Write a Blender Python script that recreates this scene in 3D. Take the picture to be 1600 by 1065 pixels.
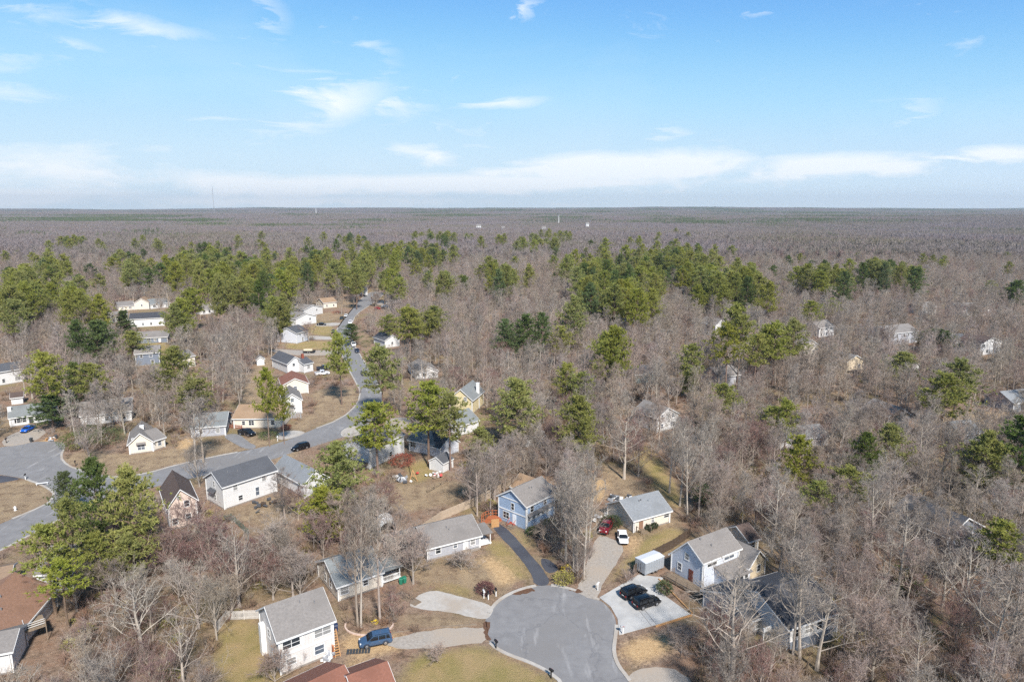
import bpy, bmesh, math, random
import numpy as np
from mathutils import Vector, Matrix

scene = bpy.context.scene
for o in list(bpy.data.objects):
    bpy.data.objects.remove(o)
R = math.radians
rnd = random.Random(7)

# ------------------------------------------------------------------ camera
CAM_H, PITCH, FOC = 62.0, R(11.15), 1067.0        # metres, downward pitch, focal length in 1600-px units
cam_d = bpy.data.cameras.new('camera')
cam_d.sensor_width = 36.0
cam_d.lens = 36.0 * FOC / 1600.0
cam_d.clip_start, cam_d.clip_end = 1.0, 40000.0
cam = bpy.data.objects.new('camera', cam_d)
cam.location = (0, 0, CAM_H)
cam.rotation_euler = (R(90) - PITCH, 0, 0)
scene.collection.objects.link(cam)
scene.camera = cam

# ------------------------------------------------------------------ light
SUN_AZ, SUN_EL = R(160), R(43)                     # azimuth from +Y towards +X
sdir = Vector((math.sin(SUN_AZ) * math.cos(SUN_EL), math.cos(SUN_AZ) * math.cos(SUN_EL), math.sin(SUN_EL)))
sl = bpy.data.lights.new('sun', 'SUN')
sl.energy, sl.angle, sl.color = 3.05, R(5), (1.0, 0.94, 0.87)
so = bpy.data.objects.new('sun', sl)
so.rotation_euler = (-sdir).to_track_quat('-Z', 'Y').to_euler()
so.location = sdir * 500
scene.collection.objects.link(so)

vs = scene.view_settings
vs.view_transform, vs.look, vs.gamma, vs.exposure = 'Standard', 'None', 1.0, 1.28
vs.use_curve_mapping = False
cy = scene.cycles
cy.use_denoising = False
cy.use_adaptive_sampling, cy.adaptive_threshold, cy.adaptive_min_samples = True, .013, 32
cy.max_bounces, cy.diffuse_bounces, cy.glossy_bounces = 4, 3, 1
cy.transmission_bounces, cy.transparent_max_bounces, cy.volume_bounces = 2, 4, 0
cy.caustics_reflective = cy.caustics_refractive = False

# sky: Nishita plus thin cirrus and a low cloud bank, all as a function of direction
world = bpy.data.worlds.new('World')
scene.world = world
world.use_nodes = True
wn, wl = world.node_tree.nodes, world.node_tree.links
wn.clear()
world.cycles.sampling_method, world.cycles.sample_map_resolution = 'MANUAL', 256


def wnode(t, **kw):
    n = wn.new(t)
    for k, v in kw.items():
        setattr(n, k, v)
    return n


def wmath(op, a, b=None, c=None, clamp=False):
    n = wnode('ShaderNodeMath', operation=op, use_clamp=clamp)
    for i, v in enumerate((a, b, c)):
        if v is None:
            continue
        if isinstance(v, (int, float)):
            n.inputs[i].default_value = v
        else:
            wl.new(v, n.inputs[i])
    return n.outputs[0]


def build_sky():
    out = wnode('ShaderNodeOutputWorld')
    bg = wnode('ShaderNodeBackground')
    bg.inputs['Strength'].default_value = 0.079
    sky = wnode('ShaderNodeTexSky', sky_type='NISHITA', sun_disc=False)
    sky.sun_elevation, sky.sun_rotation = SUN_EL, SUN_AZ
    sky.altitude, sky.air_density, sky.dust_density, sky.ozone_density = 2600, 1.0, 0.0, 3.0
    tc = wnode('ShaderNodeTexCoord')
    sep = wnode('ShaderNodeSeparateXYZ')
    wl.new(tc.outputs['Generated'], sep.inputs[0])
    X, Y, Z = sep.outputs
    az = wmath('ARCTAN2', X, Y)
    el = wmath('ARCSINE', wmath('MINIMUM', wmath('MAXIMUM', Z, -1.0), 1.0))
    co = wnode('ShaderNodeCombineXYZ')
    wl.new(az, co.inputs[0]); wl.new(el, co.inputs[1])

    def noise(sx, sy, scale, detail, rough=0.6, shear=0.0, off=0.0, dist=0.0):
        mp = wnode('ShaderNodeMapping')
        mp.inputs['Scale'].default_value = (sx, sy, 1)
        mp.inputs['Rotation'].default_value = (0, 0, shear)
        mp.inputs['Location'].default_value = (off, off * .7, 0)
        wl.new(co.outputs[0], mp.inputs[0])
        n = wnode('ShaderNodeTexNoise')
        n.inputs['Scale'].default_value, n.inputs['Detail'].default_value = scale, detail
        n.inputs['Roughness'].default_value = rough
        n.inputs['Distortion'].default_value = dist
        wl.new(mp.outputs[0], n.inputs['Vector'])
        return n.outputs['Fac']
    streak = noise(1.0, 4.6, 8.0, 6, 0.64, R(-12), 3.1, 1.0)
    puff = noise(1.0, 2.6, 11.0, 6, 0.6, 0.0, 7.7, .3)
    wa = wmath('MULTIPLY_ADD', streak, .2, az)
    we = wmath('MULTIPLY_ADD', puff, .022, el)
    wco = wnode('ShaderNodeCombineXYZ')
    wl.new(wmath('SUBTRACT', wa, .10), wco.inputs[0]); wl.new(wmath('SUBTRACT', we, .011), wco.inputs[1])

    def ang(px, py):
        cx, cyy = (px - 800) / FOC, (532.5 - py) / FOC
        d = Vector((cx, math.cos(PITCH) + cyy * math.sin(PITCH), -math.sin(PITCH) + cyy * math.cos(PITCH))).normalized()
        return math.atan2(d.x, d.y), math.asin(d.z)
    acc = [None, None]
    # the clouds that hang in the sky: where each stands, half width, half height, strength, tilt
    for (px, py, hw, hh, st, tilt, kind) in (
            (700, 288, 470, 17, .95, .01, 0), (980, 262, 210, 27, 1.0, .02, 0), (1310, 262, 130, 21, 1.0, .0, 0), (380, 288, 190, 24, .8, -.03, 0),
            (60, 262, 140, 30, .75, .05, 0), (60, 306, 240, 16, .7, 0, 0), (420, 314, 420, 12, .6, 0, 0), (1560, 243, 75, 15, .85, .0, 0), (650, 240, 80, 20, .5, -.2, 0),
            (520, 168, 95, 30, 1.1, .30, 1), (790, 161, 75, 9, .95, .05, 1), (1048, 211, 36, 9, .7, .12, 1), (640, 165, 70, 26, .6, .2, 1),
            (240, 40, 100, 15, .7, -.12, 1), (50, 12, 100, 16, .55, .05, 1), (40, 95, 90, 14, .35, .1, 1), (820, 12, 26, 20, .8, .5, 1), (415, 25, 50, 44, .6, -.7, 1),
            (140, 72, 40, 9, .5, -.1, 1), (30, 148, 100, 16, .5, .0, 1), (600, 80, 52, 36, .42, -.6, 1), (500, 112, 120, 7, .35, -.02, 1), (1280, 65, 40, 8, .3, .2, 1),
            (1450, 180, 40, 12, .45, .4, 1), (400, 184, 80, 6, .35, .05, 1), (1195, 17, 30, 6, .5, 0, 1), (720, 205, 70, 20, .35, -.3, 1)):
        a0, e0 = ang(px, py)
        mp = wnode('ShaderNodeMapping', vector_type='TEXTURE')
        mp.inputs['Location'].default_value = (a0, e0, 0)
        mp.inputs['Rotation'].default_value = (0, 0, tilt)
        mp.inputs['Scale'].default_value = (1.4 * hw / FOC, 1.4 * hh / FOC, 1)
        wl.new(wco.outputs[0], mp.inputs[0])
        gr = wnode('ShaderNodeTexGradient', gradient_type='SPHERICAL')
        wl.new(mp.outputs[0], gr.inputs[0])
        f = wmath('MULTIPLY', gr.outputs['Fac'], st * 2.0)
        acc[kind] = f if acc[kind] is None else wmath('MAXIMUM', acc[kind], f)
    low = wmath('MULTIPLY', wmath('SUBTRACT', wmath('MULTIPLY_ADD', acc[0], .62, wmath('MULTIPLY', puff, 1.5)), 1.02), 2.1, clamp=True)
    high = wmath('MULTIPLY', wmath('SUBTRACT', wmath('MULTIPLY_ADD', acc[1], .52, wmath('MULTIPLY', streak, 1.9)), 1.20), 1.15, clamp=True)
    total = wmath('MAXIMUM', low, high)
    # faint veil of cirrus over the whole sky
    veil = wmath('MULTIPLY', wmath('SUBTRACT', noise(1, 2.2, 3.2, 4, .55, R(-18), 1.3, .5), .50), 1.1, clamp=True)
    total = wmath('MAXIMUM', total, wmath('MULTIPLY', veil, .5))
    mix = wnode('ShaderNodeMix', data_type='RGBA')
    wl.new(wmath('MULTIPLY', total, .92, clamp=True), mix.inputs[0])
    # film-like shoulder on the sky colour, per channel
    dn = wnode('ShaderNodeVectorMath', operation='SCALE'); dn.inputs['Scale'].default_value = 1 / 12
    wl.new(sky.outputs[0], dn.inputs[0])
    cv = wnode('ShaderNodeRGBCurve')
    for ch, pts in ((0, ((.1125, .074), (.2, .172), (.35, .262), (.6, .315), (1, .345))), (1, ((.2, .198), (.325, .312), (.5, .36), (.75, .395), (1, .41))),
                    (2, ((.25, .262), (.365, .395), (.5, .44), (.75, .455), (1, .46)))):
        c = cv.mapping.curves[ch]
        c.points[0].location = (0, 0)
        c.points[-1].location = pts[-1]
        for p in pts[:-1]:
            c.points.new(*p)
    cv.mapping.update()
    wl.new(dn.outputs[0], cv.inputs['Color'])
    up = wnode('ShaderNodeVectorMath', operation='SCALE'); up.inputs['Scale'].default_value = 12
    wl.new(cv.outputs[0], up.inputs[0])
    wl.new(up.outputs[0], mix.inputs[6])
    mix.inputs[7].default_value = (5.3, 5.6, 5.9, 1)
    wl.new(mix.outputs[2], bg.inputs['Color'])
    wl.new(bg.outputs[0], out.inputs[0])


build_sky()

# ------------------------------------------------------------------ pixel <-> place
cP, sP = math.cos(PITCH), math.sin(PITCH)


def g(px, py, z=0.0):
    cx, c2 = (px - 800) / FOC, (532.5 - py) / FOC
    d = (cx, cP + c2 * sP, -sP + c2 * cP)
    t = (z - CAM_H) / d[2]
    return Vector((d[0] * t, d[1] * t, z))


def proj(x, y, z):
    zz = z - CAM_H
    dep = y * cP - zz * sP
    return 800 + FOC * x / dep, 532.5 - FOC * (y * sP + zz * cP) / dep


def pxm(y):                                         # pixels (1600 scale) per metre at ground distance y
    return FOC / (y * cP + CAM_H * sP)


def sstep(a, b, v):
    t = min(1, max(0, (v - a) / (b - a)))
    return t * t * (3 - 2 * t)


def hz(x, y):                                       # ground height: flat near by, low swells further off
    s = sstep(650, 1600, math.hypot(x, y))
    if s == 0:
        return 0.0
    return s * (7 * math.sin(x / 720 + 1.1) * math.cos(y / 930) + 6 * math.sin(y / 470 + x / 1300) - 4) + 16 * sstep(4500, 9000, y) \
        + sstep(4500, 9000, y) * (10 * math.sin(x / 2600 + 1.2) + 5 * math.sin(x / 830 + y / 1900) + 3 * math.sin(x / 310 + 2.0))


# ------------------------------------------------------------------ materials
def lin(r, g_, b):
    def f(c):
        c /= 255.0
        return c / 12.92 if c <= .04045 else ((c + .055) / 1.055) ** 2.4
    return (f(r), f(g_), f(b))


_mats = {}


def mat(name, c1, c2=None, scale=2.0, rough=.8, detail=5, orand=0.0, bump=0.0, metal=0.0, spec=.3, stretch=(1, 1, 1), contrast=1.0, c3=None, scale3=.3, bscale=None, trans=0.0):
    """noise between two or three colours, optional per-object value change, optional bump"""
    if name in _mats:
        return _mats[name]
    m = bpy.data.materials.new(name)
    m.use_nodes = True
    N, L = m.node_tree.nodes, m.node_tree.links
    b = N['Principled BSDF']
    b.inputs['Roughness'].default_value = rough
    b.inputs['Metallic'].default_value = metal
    b.inputs['Specular IOR Level'].default_value = spec
    col = None
    if c2 is not None or bump:
        tc = N.new('ShaderNodeTexCoord')
        mp = N.new('ShaderNodeMapping')
        mp.inputs['Scale'].default_value = stretch
        L.new(tc.outputs['Object'], mp.inputs[0])
        n = N.new('ShaderNodeTexNoise')
        n.inputs['Scale'].default_value, n.inputs['Detail'].default_value = scale, detail
        n.inputs['Roughness'].default_value = .62
        L.new(mp.outputs[0], n.inputs['Vector'])
        mr = N.new('ShaderNodeMapRange')
        mr.inputs['From Min'].default_value = .5 - .28 / contrast
        mr.inputs['From Max'].default_value = .5 + .28 / contrast
        L.new(n.outputs['Fac'], mr.inputs[0])
        mx = N.new('ShaderNodeMix'); mx.data_type = 'RGBA'
        L.new(mr.outputs[0], mx.inputs[0])
        mx.inputs[6].default_value = (*c1, 1)
        mx.inputs[7].default_value = (*(c2 or c1), 1)
        col = mx.outputs[2]
        if c3 is not None:
            n3 = N.new('ShaderNodeTexNoise')
            n3.inputs['Scale'].default_value, n3.inputs['Detail'].default_value = scale3, 4
            L.new(mp.outputs[0], n3.inputs['Vector'])
            mr3 = N.new('ShaderNodeMapRange')
            mr3.inputs['From Min'].default_value, mr3.inputs['From Max'].default_value = .46, .66
            L.new(n3.outputs['Fac'], mr3.inputs[0])
            mx3 = N.new('ShaderNodeMix'); mx3.data_type = 'RGBA'
            L.new(mr3.outputs[0], mx3.inputs[0])
            L.new(col, mx3.inputs[6])
            mx3.inputs[7].default_value = (*c3, 1)
            col = mx3.outputs[2]
        if bump:
            bn = N.new('ShaderNodeTexNoise')
            bn.inputs['Scale'].default_value = bscale or scale * 3
            bn.inputs['Detail'].default_value = 4
            L.new(mp.outputs[0], bn.inputs['Vector'])
            bp = N.new('ShaderNodeBump')
            bp.inputs['Strength'].default_value = bump
            bp.inputs['Distance'].default_value = .1
            L.new(bn.outputs['Fac'], bp.inputs['Height'])
            L.new(bp.outputs[0], b.inputs['Normal'])
    if orand:
        oi = N.new('ShaderNodeObjectInfo')
        h = N.new('ShaderNodeHueSaturation')
        for key, lo, hi, mul in (('Value', 1 - orand, 1 + orand, 1.0), ('Hue', .5 - .022 * orand / .3, .5 + .022 * orand / .3, 7.31), ('Saturation', 1 - orand, 1 + orand * .8, 13.7)):
            fr = N.new('ShaderNodeMath'); fr.operation = 'MULTIPLY'
            L.new(oi.outputs['Random'], fr.inputs[0]); fr.inputs[1].default_value = mul
            ff = N.new('ShaderNodeMath'); ff.operation = 'FRACT'
            L.new(fr.outputs[0], ff.inputs[0])
            r2 = N.new('ShaderNodeMapRange')
            r2.inputs['To Min'].default_value, r2.inputs['To Max'].default_value = lo, hi
            L.new(ff.outputs[0], r2.inputs[0])
            L.new(r2.outputs[0], h.inputs[key])
        if col is None:
            h.inputs['Color'].default_value = (*c1, 1)
        else:
            L.new(col, h.inputs['Color'])
        col = h.outputs[0]
    if col is None:
        b.inputs['Base Color'].default_value = (*c1, 1)
    else:
        L.new(col, b.inputs['Base Color'])
    if trans:
        tr = N.new('ShaderNodeBsdfTranslucent')
        mxs = N.new('ShaderNodeMixShader')
        mxs.inputs[0].default_value = trans
        if col is None:
            tr.inputs['Color'].default_value = (*c1, 1)
        else:
            L.new(col, tr.inputs['Color'])
        L.new(b.outputs[0], mxs.inputs[1]); L.new(tr.outputs[0], mxs.inputs[2])
        L.new(mxs.outputs[0], N['Material Output'].inputs['Surface'])
    _mats[name] = m
    return m


def siding(name, rgb, lap=.2, vertical=False):
    """painted lap boards: colour with faint weathering and a lap relief"""
    if name in _mats:
        return _mats[name]
    c = lin(*rgb)
    m = mat(name, c, tuple(v * .86 for v in c), scale=.9, rough=.7, detail=6)
    N, L = m.node_tree.nodes, m.node_tree.links
    b = N['Principled BSDF']
    tc = N.new('ShaderNodeTexCoord'); sp = N.new('ShaderNodeSeparateXYZ')
    L.new(tc.outputs['Object'], sp.inputs[0])
    if vertical:
        ad = N.new('ShaderNodeMath'); ad.operation = 'ADD'
        L.new(sp.outputs[0], ad.inputs[0]); L.new(sp.outputs[1], ad.inputs[1])
        src = ad.outputs[0]
    else:
        src = sp.outputs[2]
    dv = N.new('ShaderNodeMath'); dv.operation = 'DIVIDE'; dv.inputs[1].default_value = lap
    L.new(src, dv.inputs[0])
    fr = N.new('ShaderNodeMath'); fr.operation = 'FRACT'
    L.new(dv.outputs[0], fr.inputs[0])
    bp = N.new('ShaderNodeBump'); bp.inputs['Strength'].default_value = .55; bp.inputs['Distance'].default_value = .03
    L.new(fr.outputs[0], bp.inputs['Height'])
    L.new(bp.outputs[0], b.inputs['Normal'])
    return m


def shingle(name, rgb, rgb2=None):
    c = lin(*rgb)
    c2 = lin(*rgb2) if rgb2 else tuple(v * .58 for v in c)
    return mat(name, c, c2, scale=3.2, rough=.92, detail=8, bump=.5, bscale=9, c3=tuple(v * .68 for v in c), scale3=.3, contrast=.9)


def paint(name, rgb, rough=.25, metal=.0):
    m = mat(name, lin(*rgb), rough=rough, metal=metal, spec=.5)
    m.node_tree.nodes['Principled BSDF'].inputs['Coat Weight'].default_value = .4
    return m


GLASS = mat('window_glass', (.025, .03, .036), rough=.08, spec=.6)
CARGLASS = mat('car_glass', (.012, .014, .017), rough=.05, spec=.6)
WHITE = mat('white_trim', lin(226, 226, 224), lin(205, 205, 203), scale=1.2, rough=.6)
TYRE = mat('tyre_rubber', (.018, .018, .019), rough=.9)
RIM = mat('rim_metal', (.45, .45, .46), rough=.35, metal=.8)
BLACK = mat('black_plastic', (.02, .02, .022), rough=.5)
LAMPW = mat('head_lamp', (.75, .76, .78), rough=.15)
LAMPR = mat('tail_lamp', (.30, .012, .012), rough=.2)
CONC = mat('concrete', lin(184, 179, 172), lin(154, 149, 142), scale=1.1, rough=.9, c3=lin(160, 150, 138), scale3=.25, bump=.1)
WOOD = mat('weathered_wood', lin(142, 126, 108), lin(108, 94, 80), scale=2.5, rough=.9, stretch=(1, 1, .25), orand=.1)
NEWWOOD = mat('new_lumber', lin(188, 148, 104), lin(158, 118, 78), scale=3, rough=.8)
ORANGE = mat('stained_wood', lin(176, 106, 70), lin(144, 84, 56), scale=3, rough=.8)
DARKWOOD = mat('dark_wood', lin(92, 78, 66), lin(66, 56, 48), scale=2.5, rough=.9)
BRICK = mat('brick', lin(150, 84, 64), lin(118, 66, 52), scale=5, rough=.9)
METAL = mat('galvanised_metal', lin(178, 184, 190), lin(150, 156, 162), scale=2, rough=.45, metal=.3)


# ------------------------------------------------------------------ mesh helpers
class MB:
    def __init__(s):
        s.v, s.f = [], []

    def poly(s, pts):
        n = len(s.v)
        s.v += [tuple(p) for p in pts]
        s.f.append(tuple(range(n, n + len(pts))))

    def box(s, x0, x1, y0, y1, z0, z1, rz=0.0, c=(0, 0)):
        n = len(s.v)
        for z in (z0, z1):
            for (x, y) in ((x0, y0), (x1, y0), (x1, y1), (x0, y1)):
                if rz:
                    dx, dy = x - c[0], y - c[1]
                    x, y = c[0] + dx * math.cos(rz) - dy * math.sin(rz), c[1] + dx * math.sin(rz) + dy * math.cos(rz)
                s.v.append((x, y, z))
        s.f += [(n + a, n + b, n + c_, n + d) for a, b, c_, d in ((3, 2, 1, 0), (4, 5, 6, 7), (0, 1, 5, 4), (1, 2, 6, 5), (2, 3, 7, 6), (3, 0, 4, 7))]
        return s

    def bar(s, p, q, w, h=None, up=(0, 0, 1)):
        """square bar from p to q"""
        p, q = Vector(p), Vector(q)
        d = (q - p).normalized()
        u = Vector(up)
        if abs(d.dot(u)) > .95:
            u = Vector((1, 0, 0))
        a = d.cross(u).normalized() * (w / 2)
        b = a.cross(d).normalized() * ((h or w) / 2)
        n = len(s.v)
        for c in (p, q):
            for k in (a + b, a - b, -a - b, -a + b):
                s.v.append(tuple(c + k))
        s.f += [(n, n + 1, n + 2, n + 3), (n + 7, n + 6, n + 5, n + 4)] + [(n + i, n + 4 + i, n + 4 + (i + 1) % 4, n + (i + 1) % 4) for i in range(4)]
        return s

    def tube(s, path, radii, sides=6, cap=False):
        n0 = len(s.v)
        k = len(path)
        prev = None
        for i, p in enumerate(path):
            p = Vector(p)
            d = (Vector(path[min(i + 1, k - 1)]) - Vector(path[max(i - 1, 0)]))
            d = d.normalized() if d.length > 1e-9 else Vector((0, 0, 1))
            if prev is None:
                ref = Vector((1, 0, 0)) if abs(d.x) < .8 else Vector((0, 1, 0))
                prev = d.cross(ref).normalized()
            a = (prev - d * prev.dot(d)).normalized()
            prev = a
            b = d.cross(a)
            for j in range(sides):
                t = 2 * math.pi * j / sides
                s.v.append(tuple(p + (a * math.cos(t) + b * math.sin(t)) * radii[i]))
        for i in range(k - 1):
            for j in range(sides):
                s.f.append((n0 + i * sides + j, n0 + i * sides + (j + 1) % sides, n0 + (i + 1) * sides + (j + 1) % sides, n0 + (i + 1) * sides + j))
        if cap:
            s.f.append(tuple(n0 + (k - 1) * sides + j for j in range(sides)))
            s.f.append(tuple(n0 + j for j in reversed(range(sides))))
        return s

    def prism(s, poly, z0, z1):
        n, k = len(s.v), len(poly)
        s.v += [(p[0], p[1], z0) for p in poly] + [(p[0], p[1], z1) for p in poly]
        s.f.append(tuple(n + i for i in reversed(range(k))))
        s.f.append(tuple(n + k + i for i in range(k)))
        s.f += [(n + i, n + (i + 1) % k, n + k + (i + 1) % k, n + k + i) for i in range(k)]
        return s

    def rings(s, rings, cap=True):
        n, k = len(s.v), len(rings[0])
        for r in rings:
            s.v += [tuple(p) for p in r]
        for i in range(len(rings) - 1):
            for j in range(k):
                s.f.append((n + i * k + j, n + i * k + (j + 1) % k, n + (i + 1) * k + (j + 1) % k, n + (i + 1) * k + j))
        if cap:
            s.f.append(tuple(n + j for j in reversed(range(k))))
            s.f.append(tuple(n + (len(rings) - 1) * k + j for j in range(k)))
        return s

    def mesh(s, name, m, smooth=False):
        me = bpy.data.meshes.new(name)
        me.from_pydata(s.v, [], s.f)
        me.materials.append(m)
        if smooth:
            me.shade_smooth()
        me.update()
        return me

    def build(s, name, m, parent=None, loc=(0, 0, 0), rz=0.0, smooth=False):
        return put(name, s.mesh(name, m, smooth), parent, loc, rz)


COL = scene.collection


def put(name, me, parent=None, loc=(0, 0, 0), rz=0.0, scale=None):
    o = bpy.data.objects.new(name, me)
    COL.objects.link(o)
    o.parent = parent
    o.location = loc
    o.rotation_euler = (0, 0, rz)
    if scale is not None:
        o.scale = scale
    return o


def tag(o, label=None, cat=None, group=None, kind=None):
    for k, v in (('label', label), ('category', cat), ('group', group), ('kind', kind)):
        if v:
            o[k] = v
    return o


def thing(name, label, cat, loc, rz=0.0, group=None):
    return tag(put(name, None, None, loc, rz), label, cat, group)

# ------------------------------------------------------------------ outlines on the ground (pixel outlines dropped onto the ground plane)
def chaikin(pts, n=2):
    for _ in range(n):
        q = []
        for i in range(len(pts)):
            a, b = pts[i], pts[(i + 1) % len(pts)]
            q += [(a[0] * .75 + b[0] * .25, a[1] * .75 + b[1] * .25), (a[0] * .25 + b[0] * .75, a[1] * .25 + b[1] * .75)]
        pts = q
    return pts


def gp(pts, n=0):
    q = [tuple(g(*p)[:2]) for p in pts]
    return chaikin(q, n) if n else q


CUL = [(900, 1130), (877, 1065), (862, 1053), (848, 1044), (822, 1032), (798, 1024), (775, 1013), (763, 1001), (756, 986), (758, 968), (765, 954), (777, 939),
       (796, 927), (820, 918), (843, 913.5), (867, 914), (886, 918), (905, 924), (924, 931), (941, 939), (953, 951), (961, 964), (963.5, 980), (961, 999), (959, 1013),
       (961, 1027), (967, 1041), (979, 1056), (986, 1066), (1015, 1130)]
MAIN = [(-90, 712), (0, 699), (47, 690), (94, 689), (102, 698), (94, 714), (105, 727), (128, 735), (155, 743), (190, 745), (230, 739), (275, 726), (331, 713.5), (384, 703.6),
        (438, 692), (480, 674), (534, 654), (559, 631), (563.5, 611), (553, 592), (542, 572), (533, 552), (523, 533), (525, 516), (537, 499), (551, 482), (562, 469), (572, 460),
        (584, 455), (602, 457), (593, 466), (576, 478), (556, 491), (548, 510), (548, 527), (556, 544), (570, 566), (585, 589), (595, 610), (599, 629), (590, 652), (565, 672),
        (511, 691), (455, 707), (422, 719), (340, 738), (250, 758), (170, 778), (110, 802), (37, 841), (0, 860), (-90, 905), (-90, 858), (0, 818), (71, 789), (83, 778), (84, 768),
        (62, 756), (36, 747), (0, 741), (-90, 732)]
DRIVES = {
    'black': [(768, 822), (774, 815), (782, 818), (803, 836), (823, 860), (847, 886), (863, 914), (836, 915), (831, 899), (819, 879), (799, 856), (782, 839)],
    'black_apron': [(842, 872), (856, 872), (874, 886), (869, 893), (854, 896)],
    'gravel_pickup': [(931, 836), (948, 838), (976, 850), (966, 878), (944, 907), (934, 930), (929, 938), (900, 926), (903, 916), (911, 892), (921, 866)],
    'concrete_ranch': [(636, 946), (652, 930), (674, 921), (700, 926), (735, 936), (769, 945), (771, 955), (762, 967), (745, 966), (700, 955), (660, 952)],
    'gravel_suv': [(602, 1010), (612, 996), (642, 990), (690, 981), (748, 979), (760, 984), (763, 1003), (700, 1009), (655, 1014)],
    'grey_corner': [(978, 1056), (1004, 1043), (1052, 1040), (1090, 1070), (1060, 1100), (1000, 1090)],
    'court_black': [(-60, 742), (0, 742), (34, 747), (20, 751), (-60, 764)],
    'court_house': [(0, 690), (20, 676), (60, 668), (75, 674), (55, 690), (10, 699)],
    'tan_house': [(345, 680), (372, 676), (388, 690), (404, 698), (388, 703), (368, 694)],
    'pale_apron': [(430, 678), (454, 671), (484, 675), (445, 688), (432, 685)],
    'upper_a': [(425, 544), (470, 548), (530, 547), (534, 554), (470, 556), (425, 551)],
    'upper_b': [(478, 524), (523, 526), (524, 531), (478, 530)],
    'upper_c': [(492, 506), (535, 503), (528, 509), (494, 510)],
    'bend_drive': [(537, 668), (565, 664), (575, 676), (545, 684), (530, 680)],
    'brick_drive': [(600, 655), (640, 650), (645, 668), (605, 672)],
    'upper_d': [(590, 470), (625, 466), (625, 474), (588, 478)],
}
PAD = [(936.5, 933), (998, 897), (1036, 902), (1029, 923), (1079, 959), (1024, 976), (967.5, 991.5), (965, 966), (954, 947)]
# ground cover by kind
GREEN = [
    [(630, 1028), (720, 1012), (755, 1008), (790, 1026), (850, 1050), (865, 1070), (880, 1150), (600, 1150), (632, 1065)],
    [(345, 972), (405, 966), (413, 1015), (438, 1060), (430, 1075), (330, 1075)],
    [(757, 850), (775, 836), (800, 860), (820, 885), (830, 908), (805, 905), (780, 880)],
    [(1000, 845), (1050, 822), (1075, 832), (1040, 862), (1000, 882), (960, 902), (935, 925), (945, 905), (975, 880)],
    [(635, 725), (665, 715), (680, 735), (668, 750), (640, 755)],
    [(480, 508), (522, 508), (518, 524), (482, 522)], [(455, 533), (520, 532), (522, 545), (440, 546)],
    [(795, 820), (815, 828), (838, 850), (832, 862), (812, 848)], [(215, 535), (262, 532), (262, 548), (225, 550)],
    [(640, 905), (700, 912), (760, 930), (752, 936), (690, 922)], [(1195, 905), (1225, 905), (1225, 925), (1200, 925)],
    [(990, 700), (1010, 690), (1060, 760), (1070, 800), (1040, 790)], [(1440, 960), (1480, 950), (1480, 1010), (1440, 1020)], [(300, 930), (350, 930), (350, 975), (290, 975)],
]
STRAW = [
    [(618, 885), (690, 882), (756, 866), (800, 905), (780, 935), (700, 915), (640, 905)],
    [(-60, 756), (0, 756), (36, 748), (62, 757), (82, 769), (81, 778), (70, 789), (0, 818), (-60, 845)],
    [(100, 715), (130, 700), (190, 712), (260, 702), (330, 690), (340, 707), (230, 738), (160, 742), (105, 725)],
    [(480, 612), (553, 600), (560, 625), (534, 652), (470, 673), (450, 668), (500, 640)],
    [(352, 800), (440, 770), (480, 780), (450, 822), (380, 818)],
    [(590, 765), (720, 745), (745, 770), (650, 802), (600, 792)],
    [(0, 640), (14, 640), (14, 690), (0, 695)], [(430, 680), (432, 694), (330, 712), (345, 690)],
    [(490, 558), (530, 556), (535, 575), (490, 578)], [(400, 560), (430, 560), (420, 640), (370, 640)],
    [(490, 490), (535, 485), (528, 500), (495, 503)], [(530, 470), (560, 465), (545, 480), (525, 482)], [(560, 520), (575, 520), (580, 545), (566, 545)],
    [(640, 955), (760, 970), (752, 980), (660, 985), (600, 975)], [(430, 705), (470, 700), (460, 730), (436, 740)],
    [(1440, 650), (1600, 640), (1600, 700), (1450, 690)], [(1090, 640), (1140, 640), (1130, 660), (1090, 660)],
    [(930, 730), (960, 720), (1040, 800), (1075, 830), (1050, 835), (950, 770)],
]
DIRT = [
    [(968, 1008), (1000, 996), (1048, 990), (1062, 1008), (1000, 1038), (968, 1034)],
    [(740, 868), (765, 866), (795, 885), (806, 908), (780, 925), (772, 900)], [(530, 990), (640, 985), (640, 1012), (600, 1022), (530, 1020)],
    [(920, 745), (950, 748), (946, 775), (925, 790)], [(560, 1065), (530, 1040), (555, 1030), (580, 1045)], [(980, 838), (1005, 835), (985, 875), (970, 870)],
    [(55, 690), (90, 683), (90, 690), (60, 696)], [(275, 690), (300, 680), (300, 700), (280, 705)],
]
G_, S_, D_ = [gp(p, 1) for p in GREEN], [gp(p, 1) for p in STRAW], [gp(p, 1) for p in DIRT]
CUL_G, MAIN_G = gp(CUL, 1), gp(MAIN, 1)


def ragged(P, amp, seed):
    """worn, crumbling edge: finer outline with small random offsets"""
    r = random.Random(seed)
    P = chaikin(P, 2)
    return [(x + r.uniform(-amp, amp), y + r.uniform(-amp, amp)) for x, y in P]


DR_G = {k: ragged(gp(p, 0), .22 if 'gravel' in k or k in ('grey_corner', 'court_house') else .07, i) for i, (k, p) in enumerate(DRIVES.items())}
PAD_G = gp(PAD)


def inpoly(P, X, Y):
    r = np.zeros(X.shape, bool)
    k = len(P)
    for i in range(k):
        x1, y1 = P[i]; x2, y2 = P[(i + 1) % k]
        if y1 == y2:
            continue
        c = ((y1 > Y) != (y2 > Y)) & (X < (x2 - x1) * (Y - y1) / (y2 - y1) + x1)
        r ^= c
    return r


def blur(a, n):
    for _ in range(n):
        a = (a + np.roll(a, 1, 0) + np.roll(a, -1, 0)) / 3
        a = (a + np.roll(a, 1, 1) + np.roll(a, -1, 1)) / 3
    return a


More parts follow.
